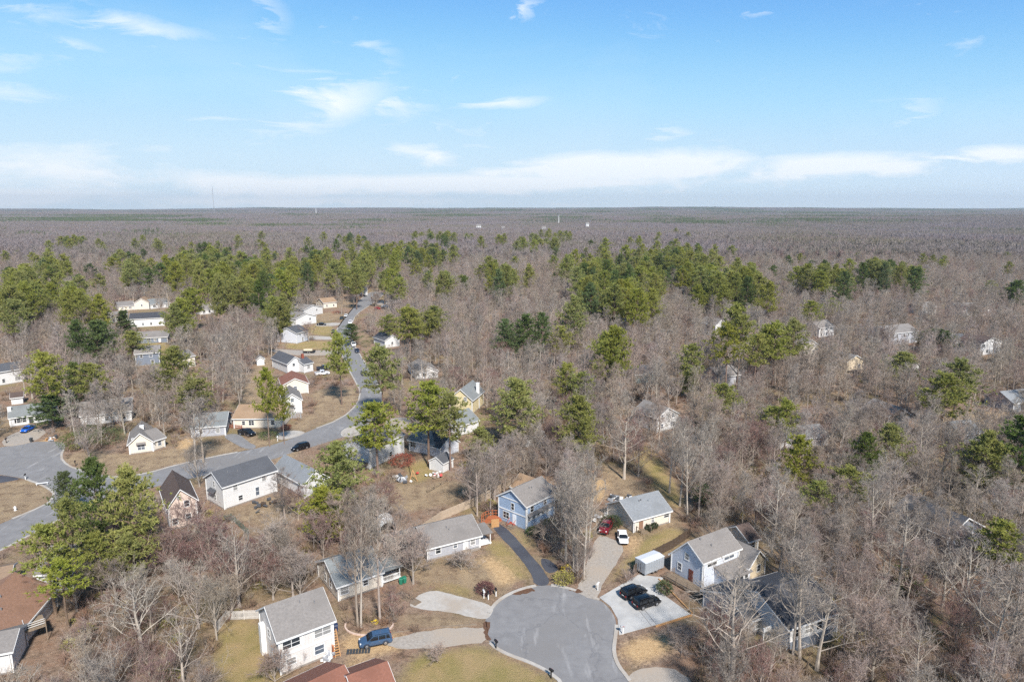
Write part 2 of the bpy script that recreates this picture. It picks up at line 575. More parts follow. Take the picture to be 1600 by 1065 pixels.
def axis_coords(lo, hi, step, far, grow=1.09):
    c = list(np.arange(lo, hi + .1, step))
    s, v = step, c[-1]
    up = []
    while v < far[1]:
        s *= grow; v += s; up.append(v)
    s, v = step, c[0]
    dn = []
    while v > far[0]:
        s *= grow; v -= s; dn.append(v)
    return np.array(dn[::-1] + c + up)


GX = axis_coords(-190, 170, 1.25, (-10500, 10500))
GY = axis_coords(60, 480, 1.25, (-400, 11600))


def build_ground():
    X, Y = np.meshgrid(GX, GY)
    Z = np.zeros(X.shape)
    far = np.hypot(X, Y) > 650
    Z[far] = [hz(x, y) for x, y in zip(X[far], Y[far])]
    ny, nx = X.shape
    co = np.stack([X, Y, Z], -1).reshape(-1, 3)
    idx = np.arange(ny * nx).reshape(ny, nx)
    F = np.stack([idx[:-1, :-1], idx[:-1, 1:], idx[1:, 1:], idx[1:, :-1]], -1).reshape(-1, 4)
    me = bpy.data.meshes.new('ground')
    me.vertices.add(len(co)); me.vertices.foreach_set('co', co.ravel())
    me.loops.add(F.size); me.loops.foreach_set('vertex_index', F.ravel().astype(np.int32))
    me.polygons.add(len(F))
    me.polygons.foreach_set('loop_start', (np.arange(len(F)) * 4).astype(np.int32))
    me.polygons.foreach_set('loop_total', np.full(len(F), 4, np.int32))
    me.update(calc_edges=True)
    for nm, polys, bl in (('grass', G_, 1), ('straw', S_, 1), ('dirt', D_, 1)):
        a = np.zeros(X.shape)
        for P in polys:
            a[inpoly(P, X, Y)] = 1
        a = blur(a, bl)
        at = me.attributes.new(nm, 'FLOAT', 'POINT')
        at.data.foreach_set('value', a.ravel().astype(np.float32))
    m = bpy.data.materials.new('ground_cover')
    m.use_nodes = True
    N, L = m.node_tree.nodes, m.node_tree.links
    b = N['Principled BSDF']
    b.inputs['Roughness'].default_value = .95
    b.inputs['Specular IOR Level'].default_value = .1
    tc = N.new('ShaderNodeTexCoord')

    def noise(sc, det=6, rough=.65):
        n = N.new('ShaderNodeTexNoise')
        n.inputs['Scale'].default_value, n.inputs['Detail'].default_value, n.inputs['Roughness'].default_value = sc, det, rough
        L.new(tc.outputs['Object'], n.inputs['Vector'])
        return n.outputs['Fac']

    def ramp(f, lo, hi):
        n = N.new('ShaderNodeMapRange')
        n.inputs['From Min'].default_value, n.inputs['From Max'].default_value = lo, hi
        L.new(f, n.inputs[0])
        return n.outputs[0]

    def mix(f, a, c):
        n = N.new('ShaderNodeMix'); n.data_type = 'RGBA'
        if isinstance(f, float):
            n.inputs[0].default_value = f
        else:
            L.new(f, n.inputs[0])
        for i, v in ((6, a), (7, c)):
            if isinstance(v, tuple):
                n.inputs[i].default_value = (*v, 1)
            else:
                L.new(v, n.inputs[i])
        return n.outputs[2]
    n_big, n_mid, n_fine, n_pt = noise(.035), noise(.22), noise(1.6, 8, .7), noise(5.0, 6, .75)
    litter = mix(ramp(n_fine, .3, .7), lin(112, 94, 80), lin(166, 144, 125))
    litter = mix(ramp(n_mid, .46, .66), litter, mix(ramp(n_pt, .3, .7), lin(122, 94, 76), lin(154, 126, 106)))
    litter = mix(ramp(noise(.6, 5), .52, .68), litter, lin(92, 76, 64))
    litter = mix(ramp(n_big, .48, .64), litter, mix(ramp(n_fine, .3, .7), lin(112, 104, 70), lin(146, 130, 100)))
    grass = mix(ramp(n_mid, .36, .64), mix(ramp(n_pt, .3, .7), lin(124, 114, 70), lin(152, 138, 92)), mix(ramp(n_pt, .3, .7), lin(148, 126, 90), lin(172, 150, 112)))
    straw = mix(ramp(n_mid, .38, .62), mix(ramp(n_pt, .3, .7), lin(142, 123, 98), lin(174, 154, 126)), mix(ramp(n_fine, .3, .7), lin(152, 134, 110), lin(126, 106, 88)))
    straw = mix(ramp(noise(.45, 6, .7), .5, .68), straw, lin(112, 94, 78))
    dirt = mix(ramp(n_fine, .3, .7), lin(168, 137, 100), lin(204, 176, 136))

    def attr(nm):
        a = N.new('ShaderNodeAttribute'); a.attribute_name = nm
        s = N.new('ShaderNodeMath'); s.operation = 'ADD'
        L.new(a.outputs['Fac'], s.inputs[0])
        q = N.new('ShaderNodeMath'); q.operation = 'MULTIPLY_ADD'
        L.new(n_fine, q.inputs[0]); q.inputs[1].default_value = 1.1; q.inputs[2].default_value = -.55
        L.new(q.outputs[0], s.inputs[1])
        return ramp(s.outputs[0], .22, .78)
    c = mix(attr('straw'), litter, straw)
    c = mix(attr('grass'), c, grass)
    c = mix(attr('dirt'), c, dirt)
    L.new(c, b.inputs['Base Color'])
    bp = N.new('ShaderNodeBump'); bp.inputs['Strength'].default_value = .9; bp.inputs['Distance'].default_value = .25
    L.new(n_pt, bp.inputs['Height']); L.new(bp.outputs[0], b.inputs['Normal'])
    me.materials.append(m)
    tag(put('ground', me), 'leaf littered and grassy ground of the whole suburb', None, None, 'structure')


build_ground()


# ------------------------------------------------------------------ roads
def asphalt(name, c1, c2, c3, patch=True):
    m = mat(name, lin(*c1), lin(*c2), scale=.55, rough=.9, detail=9, c3=lin(*c3), scale3=.09, bump=.12, bscale=14)
    if patch:
        N, L = m.node_tree.nodes, m.node_tree.links
        b = N['Principled BSDF']
        src = b.inputs['Base Color'].links[0].from_socket
        tc = N.new('ShaderNodeTexCoord')
        # pale scuffs drawn out along the driving direction, and fine cracks
        mp = N.new('ShaderNodeMapping'); mp.inputs['Scale'].default_value = (1.5, .3, 1); mp.inputs['Rotation'].default_value = (0, 0, R(38))
        L.new(tc.outputs['Object'], mp.inputs[0])
        n = N.new('ShaderNodeTexNoise'); n.inputs['Scale'].default_value = .42; n.inputs['Detail'].default_value = 7
        L.new(mp.outputs[0], n.inputs['Vector'])
        r = N.new('ShaderNodeMapRange'); r.inputs['From Min'].default_value = .60; r.inputs['From Max'].default_value = .74; r.inputs['To Max'].default_value = .32
        L.new(n.outputs['Fac'], r.inputs[0])
        mx = N.new('ShaderNodeMix'); mx.data_type = 'RGBA'
        L.new(r.outputs[0], mx.inputs[0]); L.new(src, mx.inputs[6]); mx.inputs[7].default_value = (*lin(196, 194, 192), 1)
        v = N.new('ShaderNodeTexVoronoi'); v.feature = 'DISTANCE_TO_EDGE'; v.inputs['Scale'].default_value = .085
        nn = N.new('ShaderNodeTexNoise'); nn.inputs['Scale'].default_value = .6; nn.inputs['Detail'].default_value = 5
        L.new(tc.outputs['Object'], nn.inputs['Vector'])
        va = N.new('ShaderNodeVectorMath'); va.operation = 'MULTIPLY_ADD'
        L.new(nn.outputs['Color'], va.inputs[0]); va.inputs[1].default_value = (3, 3, 3); L.new(tc.outputs['Object'], va.inputs[2])
        L.new(va.outputs[0], v.inputs['Vector'])
        r2 = N.new('ShaderNodeMapRange'); r2.inputs['From Min'].default_value = .004; r2.inputs['From Max'].default_value = .012
        r2.inputs['To Min'].default_value = .34; r2.inputs['To Max'].default_value = 0
        L.new(v.outputs['Distance'], r2.inputs[0])
        m2 = N.new('ShaderNodeMix'); m2.data_type = 'RGBA'
        L.new(r2.outputs[0], m2.inputs[0]); L.new(mx.outputs[2], m2.inputs[6]); m2.inputs[7].default_value = (*lin(92, 92, 96), 1)
        L.new(m2.outputs[2], b.inputs['Base Color'])
    return m


ROAD = asphalt('road_asphalt', (136, 135, 135), (112, 111, 112), (122, 120, 119))
BLKTOP = asphalt('fresh_blacktop', (74, 76, 84), (58, 60, 68), (84, 86, 92), False)
GRAVEL = mat('gravel', lin(172, 165, 156), lin(132, 124, 115), scale=2.2, rough=.95, detail=9, c3=lin(160, 148, 134), scale3=.15, bump=.3, bscale=8)
SLAB = mat('pale_concrete', lin(186, 185, 182), lin(166, 165, 162), scale=.7, rough=.85, detail=7, c3=lin(158, 157, 155), scale3=.3, contrast=.8)


def sheet(name, P, z, m, label=None):
    mb = MB()
    mb.poly([(p[0], p[1], z) for p in P])
    o = mb.build(name, m)
    tag(o, label, None, None, 'structure')
    return o


sheet('road', CUL_G, .012, ROAD, 'worn grey asphalt cul-de-sac bulb and its road')
sheet('road', MAIN_G, .012, ROAD, 'curving grey asphalt street with its junction')
for k, (m, lab) in {'black': (BLKTOP, 'fresh black asphalt driveway up to the blue house'), 'black_apron': (BLKTOP, 'short side patch of black asphalt'),
                    'gravel_pickup': (GRAVEL, 'pale gravel driveway below the red pickup'), 'concrete_ranch': (CONC, 'grey concrete driveway of the tan ranch house'),
                    'gravel_suv': (GRAVEL, 'pale gravel driveway behind the blue car'), 'grey_corner': (GRAVEL, 'grey driveway corner at the bottom of the road'),
                    'court_black': (BLKTOP, 'black driveway on the grass island'), 'court_house': (GRAVEL, 'grey driveway under the bright blue car'),
                    'tan_house': (ROAD, 'grey asphalt driveway at the tan roofed house'), 'pale_apron': (CONC, 'pale concrete parking apron beside the street'),
                    'upper_a': (GRAVEL, 'long straight side driveway with a trailer'), 'upper_b': (CONC, 'narrow pale driveway between two lawns'),
                    'upper_c': (CONC, 'short driveway by the white split level houses'), 'bend_drive': (CONC, 'pale drive mouth at the street bend'),
                    'brick_drive': (GRAVEL, 'grey drive under the pines by the bend'), 'upper_d': (GRAVEL, 'drive with the red car at the far street end')}.items():
    sheet('driveway', DR_G[k], .022, m, lab)


def clip(P, a, b, c):
    """part of polygon P where a*x + b*y >= c"""
    out = []
    for i in range(len(P)):
        p, q = P[i], P[(i + 1) % len(P)]
        dp, dq = a * p[0] + b * p[1] - c, a * q[0] + b * q[1] - c
        if dp >= 0:
            out.append(p)
        if (dp >= 0) != (dq >= 0):
            t = dp / (dp - dq)
            out.append((p[0] + (q[0] - p[0]) * t, p[1] + (q[1] - p[1]) * t))
    return out


def build_pad():
    root = tag(put('driveway', None), 'white concrete parking pad of jointed slabs under two black cars', None, None, 'structure')
    a, b = g(953, 948), g(1036, 934)
    u = (b - a).normalized(); nrm = Vector((-u.y, u.x, 0))
    j = .03
    regs = [PAD_G]
    for (d, pt) in ((nrm, g(1000, 941)), (u, g(1005, 950)), (u, g(980, 930))):
        new = []
        c = d.dot(pt)
        for P in regs:
            for s in (1, -1):
                Q = clip(P, s * d.x, s * d.y, s * c + j)
                if len(Q) > 2:
                    area = abs(sum(Q[i][0] * Q[(i + 1) % len(Q)][1] - Q[(i + 1) % len(Q)][0] * Q[i][1] for i in range(len(Q)))) / 2
                    if area > .3:
                        new.append(Q)
        regs = new
    for Q in regs:
        MB().prism(Q, .0, .05).build('slab', SLAB, root)
    # timber edging along the far and near sides
    e = MB()
    for p, q in (((1029, 905), (1081, 958)), ((1081, 961), (1024, 979))):
        A, B = g(*p), g(*q)
        e.bar((A.x, A.y, .12), (B.x, B.y, .12), .18, .24)
    e.build('timber_edging', NEWWOOD, root)


build_pad()


def kerb(name, P, w, h, label, closed=False):
    """raised concrete gutter strip along a line on the ground"""
    mb = MB()
    n = len(P)
    L_, R_ = [], []
    for i in range(n):
        a = Vector(P[max(i - 1, 0)]); b = Vector(P[min(i + 1, n - 1)])
        d = (b - a).normalized()
        nn = Vector((-d.y, d.x))
        L_.append(Vector(P[i]) + nn * w * .5); R_.append(Vector(P[i]) - nn * w * .5)
    for i in range(n - 1):
        mb.poly([(*R_[i], h), (*R_[i + 1], h), (*L_[i + 1], h), (*L_[i], h)])
        mb.poly([(*R_[i], 0), (*R_[i + 1], 0), (*R_[i + 1], h), (*R_[i], h)])
        mb.poly([(*L_[i + 1], 0), (*L_[i], 0), (*L_[i], h), (*L_[i + 1], h)])
    tag(mb.build(name, CONC), label, None, None, 'structure')


def part_of(P, px0, px1):
    """run of an outline between two of its original pixel points"""
    a, b = g(*px0), g(*px1)
    i0 = min(range(len(P)), key=lambda i: (P[i][0] - a.x) ** 2 + (P[i][1] - a.y) ** 2)
    i1 = min(range(len(P)), key=lambda i: (P[i][0] - b.x) ** 2 + (P[i][1] - b.y) ** 2)
    return P[i0:i1 + 1] if i0 <= i1 else P[i1:i0 + 1]


for a, b, lab in (((885, 1085), (763, 1001), 'pale kerb along the lawn side of the cul-de-sac'), ((765, 954), (835, 914), 'pale kerb between the two western drives of the cul-de-sac'),
                  ((864, 914), (905, 924), 'pale kerb below the yellow flowering shrub'), ((930, 934), (938, 938), 'short kerb beside the gravel drive mouth'), ((965, 975), (986, 1066), 'pale kerb along the bare earth side')):
    kerb('kerb', part_of(CUL_G, a, b), .55, .11, lab)
for a, b, lab in (((94, 689), (384, 704), 'pale kerb from the court to the tan house drive'), ((484, 673), (523, 533), 'pale kerb inside the street bend'), ((548, 510), (595, 612), 'pale kerb on the outer side of the upper street'),
                  ((110, 802), (-90, 905), 'pale kerb on the pine side of the court'), ((71, 789), (36, 747), 'pale kerb round the grass island'), ((0, 818), (71, 789), 'pale kerb on the long side of the grass island'), ((523, 533), (560, 470), 'pale kerb by the upper lawns')):
    kerb('kerb', part_of(MAIN_G, a, b), .5, .1, lab)

LEAF = mat('leaf_drift', lin(112, 82, 62), lin(74, 56, 46), scale=2.5, rough=.95, bump=.6)
for k, (pts_, lab) in enumerate((([(796, 925), (812, 917), (828, 918), (838, 922), (820, 927), (806, 930)], 'dark drift of leaves in the gutter near the worn path'), ([(757, 968), (766, 972), (762, 990), (768, 1002), (760, 1000), (755, 985)], 'leaf drift along the kerb between the two western drives'),
                                 ([(888, 917), (906, 921), (912, 926), (900, 926), (888, 921)], 'leaf drift below the yellow flowering shrub'))):
    mb_ = MB()
    mb_.poly([(x, y, .03) for x, y in ragged(gp(pts_), .2, 90 + k)])
    tag(mb_.build('leaf_litter', LEAF), lab, None, None, 'stuff')

# ------------------------------------------------------------------ houses
FOOT = []                 # footprints that trees keep clear of: list of 4 corners
_win = {}
GREYP = mat('vent_metal', lin(120, 120, 122), rough=.5)


_wv = random.Random(21)


def window_meshes(w, h, style):
    pm_ = _wv.choice((GLASS, GLASS, GLASS2, BLIND))
    k = (round(w, 2), round(h, 2), style, pm_.name)
    if k not in _win:
        f = MB()
        t = .11
        f.box(-w / 2 - t, w / 2 + t, -.07, -.01, h / 2, h / 2 + t).box(-w / 2 - t, w / 2 + t, -.09, -.01, -h / 2 - t, -h / 2)
        f.box(-w / 2 - t, -w / 2, -.065, -.01, -h / 2, h / 2).box(w / 2, w / 2 + t, -.065, -.01, -h / 2, h / 2)
        f.box(-w / 2, w / 2, -.06, -.01, -.03, .03)
        if w > 1.3:
            f.box(-.04, .04, -.058, -.01, -h / 2, h / 2)
        p = MB().box(-w / 2, w / 2, -.035, -.012, -h / 2, h / 2)
        sh = None
        if style == 's':
            sh = MB().box(-w / 2 - t - .42, -w / 2 - t - .02, -.05, -.008, -h / 2, h / 2).mesh('shutter', BLACK), MB().box(w / 2 + t + .02, w / 2 + t + .42, -.05, -.008, -h / 2, h / 2).mesh('shutter', BLACK)
        _win[k] = (f.mesh('window', WHITE), p.mesh('pane', pm_), sh)
    return _win[k]


GLASS2 = mat('sky_tinted_glass', (.09, .11, .14), rough=.06, spec=.8)  # glossy pane with a sky reflection put into its base colour
BLIND = mat('window_blinds', lin(150, 150, 148), lin(112, 112, 112), scale=6, rough=.5, stretch=(.1, .1, 3))
_door = {}


def door_mesh(col):
    if col not in _door:
        m = paint('door_paint_%d_%d_%d' % col, col, .5)
        mb = MB().box(-.5, .5, -.05, -.008, -1.03, 1.03)
        for (a, b, c, d) in ((-.38, -.06, .1, .85), (.06, .38, .1, .85), (-.38, -.06, -.85, -.05), (.06, .38, -.85, -.05)):
            mb.box(a, b, -.07, -.05, c, d)
        _door[col] = (mb.mesh('door', m), MB().box(.36, .44, -.13, -.07, -.06, .03).mesh('handle', METAL))
    return _door[col]


def gabled(root, L, D, e1, e2, rp, rise, axis, wallm, roofm, over=.38, z0=0.0, trim=True, x0=0.0, y0=0.0, roof_trim=WHITE):
    """wall, roof and trim of one gabled block in the house's own frame; ridge along 'x' or 'y'"""
    A, Bd = (L, D) if axis == 'x' else (D, L)
    zr = max(e1, e2) + rise

    def P(a, b, z):
        return (x0 + a, y0 + b, z0 + z) if axis == 'x' else (x0 + b, y0 + a, z0 + z)
    w = MB()
    sec = [(0, 0), (Bd, 0), (Bd, e2), (rp * Bd, zr), (0, e1)]
    w.rings([[P(0, b, z) for b, z in sec], [P(A, b, z) for b, z in sec]])
    wall = w.build('wall', wallm, root)
    s1, s2 = (zr - e1) / (rp * Bd), (zr - e2) / ((1 - rp) * Bd)

    def slab(mb, a0, a1, lo, hi, ov):
        mb.rings([[P(a, b, z) for b, z in ((-ov, e1 - ov * s1 + lo), (rp * Bd, zr + lo), (rp * Bd, zr + hi), (-ov, e1 - ov * s1 + hi))] for a in (a0, a1)])
        mb.rings([[P(a, b, z) for b, z in ((rp * Bd, zr + lo), (Bd + ov, e2 - ov * s2 + lo), (Bd + ov, e2 - ov * s2 + hi), (rp * Bd, zr + hi))] for a in (a0, a1)])
    r = MB()
    slab(r, -over, A + over, .02, .15, over)
    roof = r.build('roof', roofm, root)
    # ridge cap
    c = MB()
    c.rings([[P(a, b, z) for b, z in ((rp * Bd - .16, zr + .155 - .16 * s1), (rp * Bd, zr + .18), (rp * Bd + .16, zr + .155 - .16 * s2), (rp * Bd, zr + .12))] for a in (-over - .01, A + over + .01)])
    c.build('ridge_cap', roofm, roof)
    if trim:
        t = MB()
        slab(t, -over - .05, -over, -.12, .12, over + .02)
        slab(t, A + over, A + over + .05, -.12, .12, over + .02)
        for (b, e, s, sg) in ((-over, e1, s1, -1), (Bd + over, e2, s2, 1)):
            zz = e - over * s
            pts = [(b, zz - .14), (b + sg * .1, zz - .14), (b + sg * .1, zz + .1), (b, zz + .1)]
            t.rings([[P(a, bb, z) for bb, z in pts] for a in (-over, A + over)])
        for (a, b, e) in ((0, 0, e1), (A, 0, e1), (0, Bd, e2), (A, Bd, e2)):
            q0, q1 = P(a - .09, b - .09, .02), P(a + .09, b + .09, e - .03)
            t.box(min(q0[0], q1[0]) + (.06 if a else 0) * 0, max(q0[0], q1[0]), min(q0[1], q1[1]), max(q0[1], q1[1]), q0[2], q1[2])
        t.build('trim', roof_trim, root)
    return wall, roof


def house(name, label, A, B, D, e1=2.7, rise=2.2, axis='x', wall='w', roof='r', e2=None, rp=.5, wins=None, doors=(), chimney=None, cat='house', group=None, over=.38,
          foundation=True, trim=WHITE, keep=True, z0=0.0, auto=0):
    a, b = g(*A), g(*B)
    L = (b - a).length
    rz = math.atan2(b.y - a.y, b.x - a.x)
    if not isinstance(D, (int, float)):
        D = max(4.0, (g(*D) - a).length)
    root = thing(name, label, cat, a, rz, group)
    e2 = e1 if e2 is None else e2
    gabled(root, L, D, e1, e2, rp, rise, axis, wall, roof, over, z0=z0, roof_trim=trim)
    if foundation:
        MB().box(-.03, L + .03, -.03, D + .03, 0, .26 + z0).build('foundation', FOUND if foundation is True else foundation, root)
    wins = list(wins or [])
    if auto:
        rr = random.Random(hash(label) % 1000 if False else len(label) * 7 + int(A[0]))
        for st in range(auto):
            zc = 1.6 + 2.6 * st
            for side, ln in (('f', L), ('l', D), ('r', D)):
                n = max(1, int(ln / 3.3))
                for i in range(n):
                    if rr.random() < .16:
                        continue
                    wins.append((side, (i + .5) / n + rr.uniform(-.03, .03), zc, rr.choice((.8, .9, 1.0, 1.5)), 1.25))
    for wn_ in wins:
        side, u, z, w, h = wn_[:5]
        fm, pm, sh = window_meshes(w, h, wn_[5] if len(wn_) > 5 else '')
        loc, r = {'f': ((u * L, 0, z), 0), 'l': ((0, u * D, z), -R(90)), 'r': ((L, u * D, z), R(90)), 'b': ((u * L, D, z), R(180))}[side]
        o = put('window', fm, root, loc, r)
        put('pane', pm, o)
        if sh:
            for s_ in sh:
                put('shutter', s_, o)
    for (side, u, col) in doors:
        dm, hm = door_mesh(col)
        loc, r = {'f': ((u * L, 0, 1.45 + z0), 0), 'l': ((0, u * D, 1.45 + z0), -R(90)), 'r': ((L, u * D, 1.45 + z0), R(90))}[side]
        o = put('door', dm, root, loc, r)
        put('handle', hm, o)
        # stoop with steps
        mb = MB().box(-.8, .8, -1.2, 0, 0, .36 + z0).box(-.7, .7, -1.55, -1.2, 0, .18)
        put('stoop', mb.mesh('stoop', WOOD), root, (loc[0], loc[1], 0), r)
    if chimney:
        u, v, hgt, m = chimney
        zr = max(e1, e2) + rise
        c = MB().box(u * L - .45, u * L + .45, v * D - .35, v * D + .35, 0.0, zr + hgt).box(u * L - .52, u * L + .52, v * D - .42, v * D + .42, zr + hgt, zr + hgt + .12)
        c.build('chimney', m, root)
    c, s = math.cos(rz), math.sin(rz)
    FOOT.append([(a.x + c * x - s * y, a.y + s * x + c * y) for x, y in ((-1, -1.5), (L + 1, -1.5), (L + 1, D + 1), (-1, D + 1))])
    if keep == 'soft':
        pp = [proj(a.x + c * x * L - s * D * .1, a.y + s * x * L + c * D * .1, z) for x in (.25, .8) for z in (e1 * .5, e1 + rise * .6)]
        KEEP.append((min(p[0] for p in pp), min(p[1] for p in pp), max(p[0] for p in pp), max(p[1] for p in pp)))
    elif keep:
        pp = [proj(a.x + c * x - s * y, a.y + s * x + c * y, z) for x, y in ((0, 0), (L, 0), (L, D), (0, D)) for z in (0.3, max(e1, e2) + rise * .7)]
        KEEP.append((min(p[0] for p in pp), min(p[1] for p in pp), max(p[0] for p in pp), max(p[1] for p in pp)))
    if a.y < 240:
        ds = MB().box(-.05, .05, -.17, -.09, .1, e1 - .2).mesh('downspout', WHITE)
        for x in (.22, L - .22):
            put('downspout', ds, root, (x, 0, z0))
    if axis == 'x' and L > 7 and a.y < 240:            # plumbing vents on the near roof slope
        rv_ = random.Random(int(A[0] * 3 + A[1]))
        for _ in range(2):
            u, v = rv_.uniform(.2, .8), rv_.uniform(.2, .4)
            zr_ = e1 + v / rp * (max(e1, e2) + rise - e1) + z0
            put('vent_pipe', VENT, root, (u * L, v * D, zr_))
    return root, L, D


KEEP = []
VENT = MB().tube([(0, 0, 0), (0, 0, .55)], [.09, .09], 6, True).mesh('vent_pipe', GREYP)
FOUND = mat('foundation_render', lin(150, 144, 138), lin(120, 114, 108), scale=3, rough=.9)
S_WHITE, S_CREAM, S_BLUE = siding('white_siding', (212, 212, 211)), siding('cream_siding', (218, 209, 194)), siding('blue_siding', (158, 179, 204))
S_LBLUE, S_GREY, S_TAN = siding('pale_blue_siding', (204, 210, 220)), siding('grey_siding', (168, 170, 176)), siding('tan_siding', (205, 190, 164))
S_PINK, S_YEL, S_DGREY = siding('blush_siding', (218, 198, 184)), siding('yellow_siding', (214, 200, 160)), siding('slate_siding', (118, 126, 138))
S_PANEL = siding('panel_siding', (206, 202, 198), .4, True)
S_BRICKW = mat('brick_wall', lin(160, 110, 90), lin(126, 84, 70), scale=4, rough=.9)
R_GREY, R_DGREY, R_BLUE = shingle('grey_shingles', (138, 133, 129)), shingle('charcoal_shingles', (92, 94, 99)), shingle('blue_grey_shingles', (140, 144, 148))
R_GREEN, R_BROWN, R_RED = shingle('green_grey_shingles', (134, 138, 138)), shingle('brown_shingles', (150, 128, 108)), shingle('rust_shingles', (142, 98, 82))
R_RUSSET = shingle('russet_shingles', (152, 118, 98))
R_TAN, R_DARKB, R_BLK = shingle('tan_shingles', (164, 138, 112)), shingle('dark_brown_shingles', (98, 84, 78)), shingle('black_shingles', (74, 76, 82))
GREYWIN = (120, 120, 124)

# --- the near houses
h1, L1, D1 = house('house', 'two storey off white house with taupe roof beside the blue car', (439, 1054), (522.6, 1020.5), 8.4, 5.4, 2.7, 'x', S_PANEL, R_GREY,
                   wins=[('f', .22, 4.1, 2.3, 1.1), ('f', .8, 4.1, 2.3, 1.1), ('f', .2, 1.5, 1.2, .9), ('f', .72, 1.6, 1.3, 1.2), ('l', .5, 4.0, .9, 1.2), ('l', .3, 1.6, .9, 1.2)])
band = MB().box(-.02, L1 + .02, -.1, -.01, 2.62, 2.9)
band.build('band_board', WHITE, h1)
for u in (.42, .6):
    MB().box(u * L1 - .08, u * L1 + .08, -.08, -.012, 2.9, 5.3).build('batten', WHITE, h1)
MB().box(-.75, -.05, 5.6, 6.6, .0, 4.6).build('side_chimney', WHITE, h1)

h2, L2, D2 = house('house', 'long tan ranch house with green grey roof behind two tall trunks', (529, 939), (597, 916), 9.2, 2.8, 2.3, 'x', S_CREAM, R_GREEN,
                   wins=[('f', .14, 1.6, 1.3, 1.2), ('f', .62, 1.7, .8, .8), ('l', .35, 1.6, .8, 1.3), ('l', .62, 1.6, .8, 1.3)])
# porch on its end
pr = MB().box(L2 + .1, L2 + 3.6, .2, 3.0, .42, .55)
for x in (L2 + .3, L2 + 3.4):
    for y in (.35, 2.85):
        pr.box(x - .07, x + .07, y - .07, y + .07, 0, 2.6)
pr.build('porch', WHITE, h2)
rl = MB()
for i in range(14):
    x = L2 + .4 + i * .23
    rl.box(x - .02, x + .02, .30, .34, .55, 1.35)
rl.box(L2 + .3, L2 + 3.4, .28, .36, 1.35, 1.43)
rl.build('railing', WHITE, h2)
MB().rings([[(x, y, z) for y, z in ((-.2, 2.55), (3.4, 3.2), (3.4, 3.3), (-.2, 2.65))] for x in (L2 - .1, L2 + 3.9)]).build('porch_roof', R_GREEN, h2)

h3, L3, D3 = house('house', 'low grey ranch house with bare tree in its front yard', (668, 876), (750, 855), 8.6, 2.6, 2.1, 'x', S_GREY, R_GREY,
                   wins=[('f', .2, 1.6, .9, 1.2), ('f', .52, 1.7, .7, .9), ('f', .86, 1.6, .9, 1.2)], doors=[('f', .72, (228, 228, 226))])
st = MB()
for i in range(9):
    st.box(L3 * .72 + .6 + i * .2, L3 * .72 + .63 + i * .2, -1.2, -1.17, .3, 1.3)
st.box(L3 * .72 + .6, L3 * .72 + 2.4, -1.22, -1.14, 1.3, 1.36)
st.build('railing', WHITE, h3)

gabled(h3, 5.2, 6.4, 2.4, 2.4, .5, 1.7, 'x', S_GREY, R_GREY, x0=-5.2, y0=2.1)
pp_ = MB()
for x in (L3 + .25, L3 + 2.3):
    pp_.box(x - .07, x + .07, .3, .44, 0, 2.3)
pp_.box(L3 + .05, L3 + 2.5, .2, 3.2, .2, .4).build('side_porch', WHITE, h3)
MB().rings([[(x, y, z) for y, z in ((0, 2.3), (3.6, 2.85), (3.6, 2.95), (0, 2.4))] for x in (L3 + .02, L3 + 2.7)]).build('porch_roof', R_GREY, h3)

h4, L4, D4 = house('house', 'two storey blue house with white trim above the black driveway', (822, 829), (865.5, 806), (785, 809), 5.3, 2.2, 'x', S_BLUE, R_GREY,
                   wins=[('l', .48, 4.0, .7, 1.3), ('l', .72, 1.7, 1.5, 1.3), ('f', .2, 4.0, .9, 1.1), ('f', .66, 4.2, .8, 1.1)], doors=[('l', .42, (226, 230, 234))])
MB().box(-.09, -.012, .0, D4, 2.75, 2.98).build('band_board', WHITE, h4)
MB().box(-.085, -.012, .0, D4, 5.25, 5.45).build('band_board', WHITE, h4)
MB().box(0, L4, -.09, -.012, 2.75, 2.95).build('band_board', WHITE, h4)
pl = MB().box(.1, L4 - .8, -.07, -.012, 1.75, 2.5)
porch_band = pl.build('window_band', WHITE, h4)
fm, pm, _ = window_meshes(.7, .5, '')
for i in range(5):
    o = put('window', fm, h4, (.7 + i * 1.45, -.06, 2.12), 0)
    put('pane', pm, o)
MB().rings([[(x, y, z) for y, z in ((-.75, 2.92), (-.02, 3.25), (-.02, 3.33), (-.75, 3.0))] for x in (.2, L4 - .3)]).build('pent_roof', R_GREY, h4)

house('outbuilding', 'small tan roofed building tucked behind the blue house', (842, 794), (868, 781), (806, 776), 2.9, 1.9, 'y', S_TAN, R_TAN, wins=[('l', .5, 1.7, .9, 1.0), ('l', .8, 1.7, .9, 1.0)], cat='outbuilding')

h6, L6, D6 = house('house', 'cream ranch house with blue grey roof above the red pickup', (989.6, 832), (1046, 816), (948, 806), 2.75, 2.3, 'x', S_CREAM, R_BLUE,
                   wins=[('f', .52, 1.75, .55, 1.2), ('f', .9, 1.8, 1.2, .8)], doors=[('f', .2, (140, 110, 90))])
MB().tube([(L6 * .62, D6 * .3, 3.6), (L6 * .62, D6 * .3, 4.7)], [.1, .1], 6, True).build('vent_pipe', METAL, h6)
pk = MB()
for x in (L6 * .2 - 1.2, L6 * .2 + 1.2):
    for y in (-1.6, -.2):
        pk.box(x - .05, x + .05, y - .05, y + .05, 0, 1.35)
    pk.box(x - .03, x + .03, -1.6, -.2, 1.2, 1.28)
pk.box(L6 * .2 - 1.3, L6 * .2 - .5, -1.64, -1.56, 1.2, 1.28)
pk.box(L6 * .2 - 1.2, L6 * .2 + 1.2, -.24, -.16, .1, .18).build('stoop_railing', WOOD, h6)

